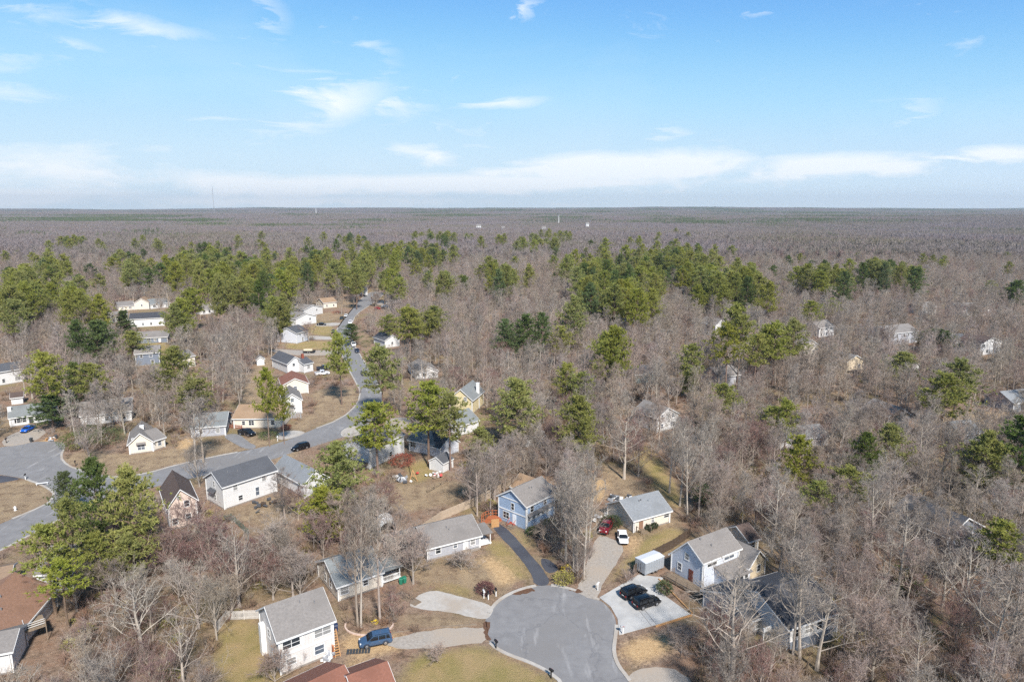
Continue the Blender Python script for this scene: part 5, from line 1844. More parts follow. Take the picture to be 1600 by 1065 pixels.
def plant(name, label, cat, K, x, y, h, wr, rz, group, z=0.0):
    """one tree: Empty at its foot, trunk and crown"""
    tm, cm, H, Rr = K
    s, sx = h / H, wr / Rr
    rt = thing(name, label, cat, (x, y, z), rz, group)
    rt.scale = (sx, sx, s)
    put('trunk', tm, rt)
    put('crown', cm, rt)
    return rt


# --- pines placed by the middle of their crowns: (px, py, crown width px, height m, kind, label)
PIN = [
    (208, 800, 76, 21, 'full', 'biggest bright green pine over the white house and court'), (150, 792, 60, 21, 'dark', 'dark green pine at the back of the big pine cluster'),
    (72, 852, 66, 16, 'sparse', 'thin pine leaning out towards the court in the big cluster'), (112, 822, 50, 19, 'pine', 'slim pine behind the thin one in the big cluster'),
    (152, 872, 52, 12, 'full', 'low spreading pine at the heart of the big cluster'), (200, 868, 48, 11, 'full', 'short pine on the inner side of the big cluster'), (96, 900, 64, 12, 'sparse', 'short sparse pine over the brown roof'),
    (105, 770, 40, 11, 'dark', 'russet topped small evergreen at the court kerb'),
    (526, 742, 72, 16, 'full', 'bright pine in front of the pale blue grey roof'), (507, 798, 58, 11, 'full', 'short bushy pine below the bright one'), (505, 828, 26, 4, 'full', 'little round pine sapling by the fence line'),
    (587, 662, 66, 17, 'pine', 'round topped pine before the bright white house'), (597, 572, 46, 20, 'pine', 'tall slim pine at the outside of the street bend'), (530, 550, 34, 21, 'pine', 'lone tall pine inside the upper street'),
    (548, 520, 26, 9, 'dark', 'dark evergreen at the foot of the lone tall pine'), (668, 632, 62, 20, 'pine', 'broad pine over the pale grey house'), (703, 648, 46, 18, 'pine', 'second pine over the pale grey house'),
    (752, 690, 32, 9, 'full', 'small plump pine right of the white shed'), (810, 638, 58, 19, 'full', 'tall full pine in the wood above the blue house'), (905, 662, 52, 17, 'full', 'deep green pine in the wood above the gravel drive'),
    (962, 552, 50, 21, 'full', 'columnar pine before the teal house'), (818, 524, 68, 18, 'dark', 'wide dark pine in the middle of the wood'), (876, 528, 34, 15, 'pine', 'small pine right of the wide dark one'),
    (884, 588, 30, 14, 'pine', 'slim pine in front of the columnar one'), (908, 602, 34, 13, 'pine', 'short pine beside the slim one in the wood'), (1080, 560, 34, 16, 'pine', 'faint pine left of the tall pine group'),
    (1078, 592, 26, 10, 'full', 'low pine at the foot of the faint one'), (1152, 505, 44, 25, 'sparse', 'tallest pine of the tall group'), (1138, 535, 40, 22, 'sparse', 'leftmost pine of the tall group'), (1182, 545, 36, 20, 'sparse', 'inner pine of the tall group'),
    (1212, 530, 54, 20, 'pine', 'dense pine of the tall group'), (1242, 525, 40, 20, 'pine', 'rightmost pine of the tall group'), (1268, 485, 28, 15, 'pine', 'pine behind the tall group'), (1300, 478, 20, 13, 'pine', 'little pine east of the tall group'),
    (1132, 622, 38, 14, 'pine', 'round pine alone in the eastern wood'), (1230, 648, 36, 14, 'pine', 'pine right of the round one in the eastern wood'), (1205, 655, 30, 12, 'pine', 'pine touching its taller neighbour in the eastern wood'),
    (1410, 574, 40, 12, 'full', 'lone bright pine in the far eastern wood'), (1498, 592, 50, 18, 'pine', 'upper pine of the eastern pair'), (1478, 615, 56, 17, 'pine', 'lower pine of the eastern pair'),
    (1388, 702, 44, 14, 'full', 'plump pine above the dark understory'), (1350, 718, 40, 13, 'dark', 'dark pine next to the plump one'), (1250, 712, 44, 15, 'pine', 'pine above the trail wood'), (1536, 718, 56, 15, 'full', 'bright yellow green pine near the edge of the view'),
    (1586, 712, 66, 18, 'dark', 'dark pine at the edge of the view'), (1325, 752, 66, 12, 'sparse', 'hazy pine screen above the leaf strewn hollow'), (1560, 842, 70, 13, 'sparse', 'pine spreading beside the dark roofed house'), (1425, 905, 38, 6, 'dark', 'little dark pine in the hollow'),
    (1275, 770, 46, 11, 'sparse', 'thin pine on the slope of the hollow'), (640, 502, 46, 20, 'pine', 'pine right of the upper street'), (680, 498, 38, 18, 'pine', 'fainter pine right of the upper street'), (697, 446, 42, 20, 'full', 'pine standing clear above the wood'),
    (608, 505, 26, 13, 'pine', 'small pine at the kerb side bushes'), (130, 486, 58, 21, 'full', 'broad pine of the western row'), (150, 535, 68, 18, 'dark', 'dark heavy pine below the western row'), (205, 538, 36, 12, 'full', 'round bright pine below the dark cedar'),
    (194, 512, 34, 14, 'cedar', 'dark cone shaped cedar beside the solar roof'), (285, 496, 48, 20, 'full', 'bright pine right of the solar roof'), (302, 468, 36, 20, 'pine', 'pine behind the bright one at the western row'), (430, 490, 62, 19, 'full', 'wide pine left of the upper street houses'),
    (72, 582, 46, 20, 'pine', 'tall pine above the shuttered ranch'), (80, 638, 50, 11, 'dark', 'evergreen hanging over the shuttered ranch'), (140, 590, 40, 15, 'pine', 'olive pine above the screened house'), (270, 578, 48, 17, 'full', 'bright pine by the slate house'), (305, 612, 48, 13, 'pine', 'lower bright pine by the slate house'),
    (415, 608, 28, 19, 'pine', 'slim pine behind the tan roof'), (440, 628, 24, 15, 'pine', 'pine beside the white gabled house'), (552, 438, 32, 16, 'dark', 'dark evergreen at the far end of the street'), (368, 478, 20, 14, 'full', 'small pine between western houses'),
    (118, 600, 30, 14, 'dark', 'dull pine left of the screened house'), (1590, 462, 30, 18, 'dark', 'dark pine far out at the edge of the view'), (1470, 530, 60, 9, 'dark', 'dark low evergreen before the slate house'), (1100, 770, 30, 5, 'dark', 'low evergreen under the trail trees'),
]
PLACED_P = []                                           # (x, y, h, r, kind, label or None)
for (px, py, w, h, kd, lab) in PIN:
    frac = {'pine': .74, 'full': .62, 'sparse': .78, 'cedar': .45, 'dark': .58}[kd]
    h *= 1.10 if py < 620 else 1.04 if px > 240 else .92
    p = g(px, py, h * frac)
    wm = w / pxm(p.y) * (1.22 if p.y > 130 else 1.1)
    n = max(1, round(wm / 7.5)) if wm > 12 and kd != 'cedar' else 1
    PLACED_P.append((p.x, p.y, h, min(wm / 2, 5.8 if n > 1 else 6.6), kd, lab))
    for k in range(1, n):                              # neighbours whose crowns merge with it
        a = 2.4 * k + px
        PLACED_P.append((p.x + math.cos(a) * (wm / 2 - 3.5), p.y + math.sin(a) * 5.0, h * (.82 + .1 * ((k * 7) % 3)), 4.6 + .4 * (k % 2), kd, 'near'))
rp_ = random.Random(42)
for ci, (cx, cyy, rx, ry, n) in enumerate(((35, 445, 45, 30, 26), (80, 418, 30, 18, 10), (205, 415, 40, 20, 18), (330, 415, 60, 28, 40), (400, 425, 60, 32, 44), (290, 412, 25, 18, 8), (500, 408, 32, 22, 14), (560, 410, 30, 22, 14), (600, 398, 60, 18, 30),
                                     (670, 397, 40, 14, 18), (580, 445, 34, 20, 14), (790, 435, 30, 16, 8), (840, 382, 70, 8, 18), (930, 428, 55, 34, 42), (1010, 418, 60, 36, 46), (1070, 402, 45, 26, 36), (1110, 435, 40, 26, 26), (1170, 440, 30, 22, 18),
                                     (960, 468, 40, 20, 14), (1290, 434, 36, 12, 12), (1368, 424, 40, 16, 18), (1425, 432, 14, 8, 3), (760, 422, 20, 14, 4), (450, 420, 40, 18, 14), (110, 470, 20, 20, 5), (20, 480, 20, 16, 5), (520, 430, 20, 14, 5),
                                     (120, 380, 60, 8, 10), (540, 375, 40, 6, 8), (690, 372, 70, 6, 14), (250, 385, 30, 6, 4), (880, 372, 40, 6, 8))):
    for _ in range(int(n * 1.25)):
        a, k = rp_.uniform(0, 6.28), min(1.9, abs(rp_.gauss(0, .75)))
        h = rp_.uniform(18, 27)
        p = g(cx + rx * k * math.cos(a), cyy + ry * k * math.sin(a), h * .7)
        PLACED_P.append((p.x, p.y, h, rp_.uniform(4.4, 6.2), rp_.choice(('pine', 'pine', 'full', 'full', 'dark')), None))

# --- what has to stay in view behind the fill-in trees, as an image raster (4 px cells)
kx, ky = np.meshgrid(np.arange(-100, 1701, 4), np.arange(320, 1201, 4))
keepm = np.zeros(kx.shape, bool)
roadm = inpoly(CUL, kx, ky) | inpoly([(u, v) for u, v in MAIN if u > 380], kx, ky)
for P in [CUL, MAIN, PAD] + list(DRIVES.values()) + GREEN[:12] + STRAW[:13] + [DIRT[0], DIRT[1], DIRT[2], DIRT[3], DIRT[5]]:
    keepm |= inpoly(P, kx, ky)
for (x0, y0, x1, y1) in KEEP:
    keepm |= (kx > x0) & (kx < x1) & (ky > y0) & (ky < y1)
for P in ([(900, 770), (950, 745), (985, 765), (985, 790), (950, 830), (920, 830)], [(1040, 880), (1110, 930), (1080, 960), (1030, 905)], [(600, 790), (640, 790), (640, 830), (590, 830)], [(360, 770), (450, 770), (450, 830), (360, 830)],
          [(620, 720), (720, 710), (720, 760), (610, 770)], [(960, 990), (1070, 985), (1070, 1040), (970, 1045)], [(640, 870), (750, 860), (790, 920), (660, 920)]):
    keepm |= inpoly(P, kx, ky)


def kept(x, y, h, w, keepm=keepm):
    tot = hit = 0
    for z in (.15, .3, .45, .6, .75, .92):
        for o in (-.75, -.4, 0, .4, .75):
            if z < .35 and abs(o) > .1:
                continue
            u, v = proj(x + o * w, y, z * h)
            i, j = int((v - 320) / 4), int((u + 100) / 4)
            tot += 1
            if 0 <= i < keepm.shape[0] and 0 <= j < keepm.shape[1] and keepm[i, j]:
                hit += 1
    return hit / tot


CX0, CY0, CS = -260, 50, 1.0
cxx, cyy2 = np.meshgrid(np.arange(CX0, 300, CS), np.arange(CY0, 560, CS))
clear = np.zeros(cxx.shape, bool)
for P in [CUL_G, MAIN_G, PAD_G] + list(DR_G.values()) + FOOT:
    clear |= inpoly(P, cxx, cyy2)
lawn = np.zeros(cxx.shape, bool)
for P in G_ + S_ + D_:
    lawn |= inpoly(P, cxx, cyy2)


def cell(a, x, y):
    i, j = int((y - CY0) / CS), int((x - CX0) / CS)
    return 0 <= i < a.shape[0] and 0 <= j < a.shape[1] and a[i, j]


# --- bare trees placed by hand: base pixel, height, crown radius, kind, label
BARE_H = [
    (1143, 1062, 17, 6.0, 'pale', 'big pale limbed tree in front of the dark roofed wing'), (1238, 1028, 17, 4.0, 'paletall', 'slim twin trunk left one before the white walled house'), (1249, 1034, 18, 4.2, 'paletall', 'slim twin trunk right one before the white walled house'),
    (1276, 1046, 15, 5.0, 'pale', 'leaning pale tree at the corner of the white walled house'), (222, 1022, 13, 5.0, 'pale', 'white limbed tree standing in the brush below the pines'), (374, 950, 15, 4.6, 'pale', 'pale wide forked tree left of the picket fence'),
    (352, 945, 12, 4.2, 'red', 'reddish tree behind the picket fence'), (458, 934, 11, 4.4, 'vase', 'round crowned bare tree behind the taupe roof'), (470, 936, 10, 4.0, 'vase', 'second round crowned bare tree behind the taupe roof'),
    (559, 978, 21, 3.4, 'tall', 'tall trunk in the edged bed, beside its twin'), (564, 979, 21, 3.4, 'paletall', 'paler of the paired tall trunks in the edged bed'), (594, 972, 20, 3.6, 'tall', 'single tall trunk at the end of the edged bed'),
    (721, 890, 4.6, 2.6, 'multi', 'little bare tree in the yard of the grey ranch'), (683, 1034, 3.2, 1.7, 'multi', 'small bare bush on the lower lawn'), (912, 905, 18, 3.4, 'paletall', 'pale tree nearest the gravel drive mouth'), (896, 898, 17, 3.4, 'paletall', 'slender pale tree between the black and gravel drives'),
    (884, 880, 17, 3.8, 'paletall', 'slender pale tree below the blue house corner'), (902, 872, 18, 3.8, 'paletall', 'pale tree in the middle of the strip between drives'), (920, 850, 17, 3.6, 'paletall', 'pale tree near the scrap boards'), (890, 850, 16, 4.0, 'vase', 'spreading tree right of the blue house'),
    (868, 862, 9, 3.2, 'multi', 'low bushy tree before the blue house wall'), (880, 830, 16, 3.8, 'tall', 'grey tree at the corner of the blue house'), (905, 828, 17, 4.0, 'paletall', 'pale tree left of the scrap boards'), (850, 850, 6, 2.4, 'multi', 'small bush by the green patch of the blue house'),
    (1074, 812, 19, 3.6, 'paletall', 'tall pale trunk behind the cream ranch corner'), (1062, 790, 19, 3.6, 'paletall', 'tall pale trunk further up the trail'), (1046, 770, 18, 3.6, 'paletall', 'pale trunk beside the trail'), (1092, 800, 18, 4.0, 'tall', 'grey trunk right of the tall pale one'),
    (975, 748, 17, 6.0, 'pale', 'wide pale tree at the head of the trail'), (1545, 1058, 18, 5.0, 'pale', 'pale crooked tree low in the eastern brush'), (1568, 1050, 17, 5.0, 'broad', 'grey tree beside the crooked pale one'), (1398, 945, 17, 4.2, 'paletall', 'pale trunk rising from the hollow'),
    (1362, 880, 17, 4.4, 'paletall', 'pale trunk above the hollow'), (1385, 862, 17, 4.2, 'tall', 'grey trunk above the hollow'), (1330, 1000, 15, 4.6, 'broad', 'grey tree right of the white walled house'), (1310, 905, 14, 5.0, 'vase', 'fan shaped tree above the dark roof'), (1240, 925, 13, 5.0, 'vase', 'fan shaped tree between the two eastern houses'),
    (305, 728, 17, 4.4, 'paletall', 'pale tree at the street before the green roof corner'), (318, 722, 16, 4.4, 'tall', 'grey tree next to the pale one at the street'), (312, 760, 12, 4.0, 'vase', 'bare tree between blush and white houses'), (446, 812, 10, 3.6, 'tall', 'grey tree behind the straw yard'),
    (466, 812, 9, 3.4, 'red', 'reddish tree behind the straw yard'), (735, 792, 12, 4.4, 'vase', 'bare tree at the board fence'), (758, 782, 13, 4.4, 'vase', 'bare tree left of the tan roofed outbuilding'), (655, 668, 12, 5.2, 'red', 'rounded tree above the pale grey house drive'),
    (1218, 900, 12, 4.4, 'broad', 'grey tree beside the cream rear shed'), (1205, 868, 17, 3.6, 'paletall', 'tall pale trunk behind the cream rear shed'), (1120, 860, 10, 3.6, 'vase', 'small tree behind the pale blue roof'), (1135, 985, 11, 4.6, 'pale', 'low pale limbs at the wing roof'),
    (535, 860, 12, 5.0, 'broad', 'greyish spreading tree above the tan ranch roof'), (625, 895, 9, 4.6, 'multi', 'olive bushy tree between the two ranch houses'), (645, 890, 8, 4.2, 'multi', 'second bushy tree between the two ranch houses'), (600, 815, 10, 4.4, 'red', 'pinkish tree behind the arched shelter'),
    (430, 1066, 6, 2.6, 'multi', 'thin bare saplings at the corner of the off white house'), (1065, 1020, 5, 2.6, 'multi', 'brown brushy bush on the bare earth bank'), (1500, 985, 16, 5.0, 'pale', 'pale twisted tree right of the hollow'), (1350, 1055, 12, 5.0, 'broad', 'grey tree in the lowest eastern brush'),
    (300, 860, 12, 5.4, 'red', 'wide reddish tree below the blush house'), (330, 890, 12, 5.2, 'red', 'second wide reddish tree below the blush house'), (275, 900, 11, 5.0, 'red', 'low reddish tree beside the big pines'),
    (620, 870, 12, 4.6, 'vase', 'grey tree above the olive bushy trees'), (580, 868, 13, 4.2, 'tall', 'grey tree over the green grey roof'), (440, 900, 12, 4.6, 'vase', 'round grey tree above the taupe roof'), (420, 905, 12, 4.6, 'vase', 'left round grey tree above the taupe roof'),
]
PLACED_B = []
for (px, py, h, w, kd, lab) in BARE_H:
    p = g(px, py)
    PLACED_B.append((p.x, p.y, h, w, kd, lab))
rb = random.Random(11)


def fill(y0, y1, step, prob, hr, lowh=False):
    y = y0
    while y < y1:
        half = .80 * (y + 12) + 8
        x = -half
        while x < half:
            xx, yy = x + rb.uniform(-.45, .45) * step, y + rb.uniform(-.45, .45) * step
            x += step
            if rb.random() > prob or cell(clear, xx, yy):
                continue
            if cell(lawn, xx, yy) and rb.random() < .93:
                continue
            u, v = proj(xx, yy, 0)
            h = rb.uniform(*hr)
            kd = rb.choices(('tall', 'broad', 'vase', 'multi', 'pale', 'paletall', 'red'), (28, 24, 20, 6, 3, 9, 10))[0]
            # lower, bushier growth in the near brush
            if (u < 430 and v > 860) or (u > 980 and v > 985):
                kd = rb.choices(('multi', 'vase', 'red', 'broad', 'pale'), (52, 22, 14, 8, 4))[0]
            if kd == 'multi':
                h = rb.uniform(4.5, 8)
            elif kd in ('vase', 'red'):
                h *= .80
            elif kd in ('broad', 'pale'):
                h *= .88
            H, Rr = BK[kd][0][2:]
            w = Rr * h / H * rb.uniform(.95, 1.2)
            if yy < 420:
                if kept(xx, yy, h, w, roadm) > .02 and (yy > 150 or rb.random() < .9):
                    continue
                f = kept(xx, yy, h, w)
                if f > .10 and rb.random() > (.03 if yy < 150 or f > .6 else .24):
                    # a lower bush may still fit
                    h2 = rb.uniform(3, 5)
                    if f < .5 and kept(xx, yy, h2, 1.6) < .05 and rb.random() < .5:
                        kd, h, w = 'multi', h2, 1.8
                    else:
                        continue
            PLACED_B.append((xx, yy, h, w, kd, None))
        y += step * .92


fill(56, 130, 4.6, .80, (10, 14.5))
fill(130, 240, 5.4, .82, (9, 16.5))
fill(240, 420, 5.8, .84, (9, 16.5))
fill(420, 760, 6.8, .9, (9, 17))


def zone(x, y):
    u, v = proj(x, y, 0)
    if v > 855:
        if u < 430:
            return 'in the brush below the big pine cluster'
        if u < 760:
            return 'around the ranch houses west of the cul-de-sac'
        if u < 1000:
            return 'between the driveways at the head of the cul-de-sac'
        if u < 1300:
            return 'around the two eastern houses below the concrete pad'
        return 'in the brushy hollow at the lower eastern side'
    if v > 700:
        if u < 330:
            return 'between the court and the blush gabled house'
        if u < 600:
            return 'behind the long white two storey house'
        if u < 900:
            return 'in the backyards above the board fence'
        if u < 1100:
            return 'along the cleared trail behind the cream ranch'
        return 'in the dense wood above the hollow'
    if v > 590:
        if u < 350:
            return 'on the rise above the cream bungalow'
        if u < 640:
            return 'inside the bend of the curving street'
        if u < 960:
            return 'in the wood above the blue house'
        if u < 1300:
            return 'in the wood round the white gabled house end'
        return 'in the eastern wood by the lone bright pine'
    if u < 400:
        return 'among the western row of houses'
    if u < 640:
        return 'along the upper street'
    return 'in the wide wood before the pine belt'


def infr(t, m=60):
    u, v = proj(t[0], t[1], t[2] * .6)
    return -m < u < 1600 + m and v < 1065 + m


def split(lst, n):
    """the n trees that show largest in the view, hand-placed ones first; the rest"""
    a = [t for t in lst if t[5]]
    b = [t for t in lst if not t[5]]
    b.sort(key=lambda t: (not infr(t), math.hypot(t[0], t[1]) / t[2]))
    k = n - len(a)
    return a + b[:k], b[k:]


PLACED_P = [t for t in PLACED_P if (t[5] and t[5] != 'near') or t[1] > 700 or kept(t[0], t[1], t[2], t[3], roadm) < .03]
near_b, rest_b = split(PLACED_B, 300)
near_p, rest_p = split(PLACED_P, 300)
rk = random.Random(5)
NAMEK = {'tall': 'slender grey leafless tree', 'broad': 'spreading grey leafless tree', 'vase': 'fan shaped leafless tree', 'multi': 'low twiggy leafless bush', 'pale': 'pale limbed leafless tree', 'paletall': 'slender pale leafless tree', 'red': 'reddish leafless tree'}
for (x, y, h, w, kd, lab) in near_b:
    K = rk.choice(BK[kd])
    zn = zone(x, y)
    plant('bare_tree' if kd != 'multi' else 'bare_bush', lab or '%s %s' % (NAMEK[kd], zn), 'tree' if kd != 'multi' else 'bush', K, x, y, h, w, rk.uniform(0, 6.28), 'leafless growth ' + zn if not lab else None)
for (x, y, h, w, kd, lab) in near_p:
    K = rk.choice(PK[kd])
    u, v = proj(x, y, h * .7)
    zn = 'in the western pine belt' if u < 470 else 'behind the end of the upper street' if u < 740 else 'in the wide pine belt beyond the wood' if u < 1230 else 'in the far eastern pine clump'
    if lab == 'near':
        lab = None
        zn = 'crowding another ' + zone(x, y)
    kd = 'pine' if kd == 'sparse' else kd
    plant('pine_tree', lab or '%s pine %s' % ({'pine': 'high crowned green', 'full': 'full crowned green', 'dark': 'dark green'}[kd], zn), 'tree', K, x, y, h, w, rk.uniform(0, 6.28), 'pines ' + zn if not lab else None, z=hz(x, y))


# --- garden shrubs
def shrub(label, px, py, Rr, Hh, m, n=420, seed=1, group=None):
    rt = thing('garden_shrub', label, 'shrub', g(px, py), seed, group)
    C = bush(seed, Rr, Hh, n)
    C.build('foliage', m, rt)
    r = random.Random(seed)
    st = MB()
    for k in range(5):
        a = r.uniform(0, 6.28)
        st.tube([(0, 0, 0), (math.cos(a) * Rr * .4, math.sin(a) * Rr * .4, Hh * .6)], [.04, .02], 4)
    st.build('stems', BARK, rt)


YEL = mat('yellow_blossom', lin(226, 196, 44), lin(168, 150, 60), scale=3, rough=.8)
PURP = mat('purple_twigs', lin(110, 74, 72), lin(82, 58, 56), scale=2, rough=.9)
REDV = mat('red_vine', lin(148, 82, 66), lin(112, 66, 54), scale=2, rough=.9)
shrub('dark green shrub beside the wooden deck', 1038, 926, 1.5, 2.0, SHRUB, 700, 2)
shrub('evergreen hedge shrub at the gable of the cream ranch', 955, 821, 2.4, 1.9, mat('hedge_leaves', lin(62, 74, 44), lin(42, 54, 34), scale=1), 900, 3)
shrub('round shrub left of the pair on the cream ranch wall', 1014, 829, .75, 1.3, mat('hedge_leaves', (0, 0, 0)), 300, 4)
shrub('round shrub right of the pair on the cream ranch wall', 1023, 825, .7, 1.2, mat('hedge_leaves', (0, 0, 0)), 300, 5)
shrub('yellow flowering shrub at the cul-de-sac kerb', 880, 910, 2.0, 1.7, mat('olive_brush', lin(150, 142, 74), lin(112, 108, 62), scale=2), 700, 6)
shrub('bright yellow blossom sprays behind the kerb shrub', 886, 898, 1.2, 1.8, YEL, 90, 7)
shrub('purple brown round shrub with mailboxes', 758, 926, 1.6, 1.8, PURP, 800, 8)
shrub('green shrub under the blue house wall', 832, 834, 1.4, 1.4, SHRUB, 500, 9)
shrub('second green shrub by the blue house corner', 858, 820, 1.3, 1.3, SHRUB, 500, 10)
shrub('red brown vine heap beside the bright white house', 628, 727, 3.4, 2.8, REDV, 1500, 11)
shrub('spreading green hedge at the pale parking apron', 420, 684, 3.0, 1.8, DKNEEDLE, 700, 12)
shrub('evergreen thicket at the court corner', 118, 700, 4.2, 4.2, SHRUB, 1600, 13)
shrub('evergreen thicket in front of the screened house', 168, 694, 4.8, 4.6, SHRUB, 1700, 14)
shrub('evergreen thicket between court and bungalow', 140, 684, 4.0, 3.6, SHRUB, 1300, 15)
shrub('small yellow daffodil clump in the edged bed', 586, 973, .5, .4, YEL, 60, 16)
shrub('red stemmed shrub by the tan roofed house door', 447, 671, 1.6, 1.5, REDV, 400, 17)
shrub('green mound in the yard of the pale blue house', 1214, 918, 1.8, 1.2, SHRUB, 400, 18)
shrub('dark shrub at the foot of the upper street trees', 572, 542, 2.4, 3.2, SHRUB, 400, 19)
shrub('bank of russet brush on the upper street', 525, 490, 3.0, 1.5, REDV, 400, 20)


# --- everything beyond the single trees: scattered masses
def scatter(name, label, pts, protos, kind='stuff'):
    """one object; geometry nodes put a prototype on every point: pts rows = x, y, z, rot, sxy, sz, index"""
    a = np.array(pts, dtype=np.float32)
    c = bpy.data.collections.new(name + '_kinds')
    for i, me in enumerate(protos):
        o = bpy.data.objects.new('%s_kind_%02d' % (name, i), me)
        c.objects.link(o)
    me = bpy.data.meshes.new(name)
    me.vertices.add(len(a))
    me.vertices.foreach_set('co', np.ascontiguousarray(a[:, :3]).ravel())
    for nm, t, v in (('rz', 'FLOAT', a[:, 3]), ('sxy', 'FLOAT', a[:, 4]), ('sz', 'FLOAT', a[:, 5])):
        me.attributes.new(nm, t, 'POINT').data.foreach_set('value', np.ascontiguousarray(v))
    me.attributes.new('idx', 'INT', 'POINT').data.foreach_set('value', a[:, 6].astype(np.int32))
    o = put(name, me)
    tag(o, label, None, None, kind)
    ng = bpy.data.node_groups.new(name, 'GeometryNodeTree')
    ng.interface.new_socket('Geometry', in_out='INPUT', socket_type='NodeSocketGeometry')
    ng.interface.new_socket('Geometry', in_out='OUTPUT', socket_type='NodeSocketGeometry')
    N, L = ng.nodes, ng.links
    gi, go = N.new('NodeGroupInput'), N.new('NodeGroupOutput')
    ip = N.new('GeometryNodeInstanceOnPoints')
    ci = N.new('GeometryNodeCollectionInfo')
    ci.inputs['Collection'].default_value = c
    ci.inputs['Separate Children'].default_value = True
    ci.inputs['Reset Children'].default_value = True

    def named(nm, t):
        n = N.new('GeometryNodeInputNamedAttribute'); n.data_type = t
        n.inputs['Name'].default_value = nm
        return n.outputs['Attribute']
    r = N.new('ShaderNodeCombineXYZ'); s = N.new('ShaderNodeCombineXYZ')
    L.new(named('rz', 'FLOAT'), r.inputs[2])
    f = named('sxy', 'FLOAT')
    L.new(f, s.inputs[0]); L.new(f, s.inputs[1]); L.new(named('sz', 'FLOAT'), s.inputs[2])
    L.new(gi.outputs[0], ip.inputs['Points'])
    L.new(ci.outputs[0], ip.inputs['Instance'])
    ip.inputs['Pick Instance'].default_value = True
    L.new(named('idx', 'INT'), ip.inputs['Instance Index'])
    L.new(r.outputs[0], ip.inputs['Rotation']); L.new(s.outputs[0], ip.inputs['Scale'])
    L.new(ip.outputs[0], go.inputs[0])
    md = o.modifiers.new('scatter', 'NODES')
    md.node_group = ng
    return o


def both(tc, tm, cm, name):
    """trunk and crown as one two-material mesh for the scattered masses"""
    T, C = tc
    mb = MB()
    mb.v = T.v + C.v
    n = len(T.v)
    mb.f = T.f + [tuple(i + n for i in f) for f in C.f]
    me = mb.mesh(name, tm)
    me.materials.append(cm)
    mi = np.zeros(len(mb.f), np.int32); mi[len(T.f):] = 1
    me.polygons.foreach_set('material_index', mi)
    return me


MIDRR = []
MIDB = [('tall', BARK, TWIG), ('tall', BARK, TWIG), ('broad', BARK, TWIG), ('vase', BARK, REDTWIG), ('tall', PALEBARK, PALETWIG), ('broad', BARK, TWIG)]
mid_meshes = []
for i, (k, a, b) in enumerate(MIDB):
    tcm = bare(300 + i, 16, k, .74, 1.6)
    MIDRR.append(spread(tcm[1]))
    mid_meshes.append(both(tcm, a, b, 'hardwood'))
pts = []
for (x, y, h, w, kd, lab) in rest_b:
    if not infr((x, y, h), 260):
        continue
    i = {'tall': rk.choice((0, 1)), 'broad': rk.choice((2, 5)), 'vase': 2, 'multi': 3, 'pale': 4, 'paletall': 4, 'red': 3}[kd]
    pts.append((x, y, hz(x, y), rk.uniform(0, 6.28), w / MIDRR[i], h / 16, i))
scatter('hardwood_forest', 'leafless grey wood spreading beyond the houses', pts, mid_meshes)
midp = [both(pine(400 + i, 19, .42, .25, 44, 11, 7, .95, .34), PBARK, m, 'pine') for i, m in enumerate((NEEDLE, NEEDLE, DKNEEDLE))]
pts = [(x, y, hz(x, y), rk.uniform(0, 6.28), w / 4.7, h / 19, {'pine': 0, 'full': 1, 'dark': 2}[kd]) for (x, y, h, w, kd, lab) in rest_p]
# evergreens sprinkled through the wood
for _ in range(90):
    y = rk.uniform(430, 760); x = rk.uniform(-.8, .8) * y
    pts.append((x, y, hz(x, y), rk.uniform(0, 6.28), rk.uniform(.7, 1.0), rk.uniform(.7, 1.0), rk.choice((0, 1, 2))))
scatter('pine_forest', 'scattered pines of the more distant wood', pts, midp)

# undergrowth in the woods near by
und = [brush(500 + i, 1.0, 1.5, 34).mesh('brush', BRUSH) for i in range(3)] + [brush(510, 1.2, 2.2, 40).mesh('brush', TWIG), bush(512, 1.0, 1.2, 150).mesh('brush', mat('olive_brush', (0, 0, 0)))]
pts = []
ru = random.Random(77)
for _ in range(16000):
    y = 55 + 330 * ru.random() ** 1.45
    x = ru.uniform(-1, 1) * (.8 * y + 12)
    if cell(clear, x, y) or cell(lawn, x, y):
        continue
    if kept(x, y, 1.5, 1.0) > .2:
        continue
    s = ru.uniform(.5, 1.25)
    pts.append((x, y, 0, ru.uniform(0, 6.28), s, s * ru.uniform(.7, 1.2), ru.choices(range(5), (30, 30, 22, 14, 4))[0]))
scatter('undergrowth', 'brown twiggy undergrowth on the forest floor', pts, und)


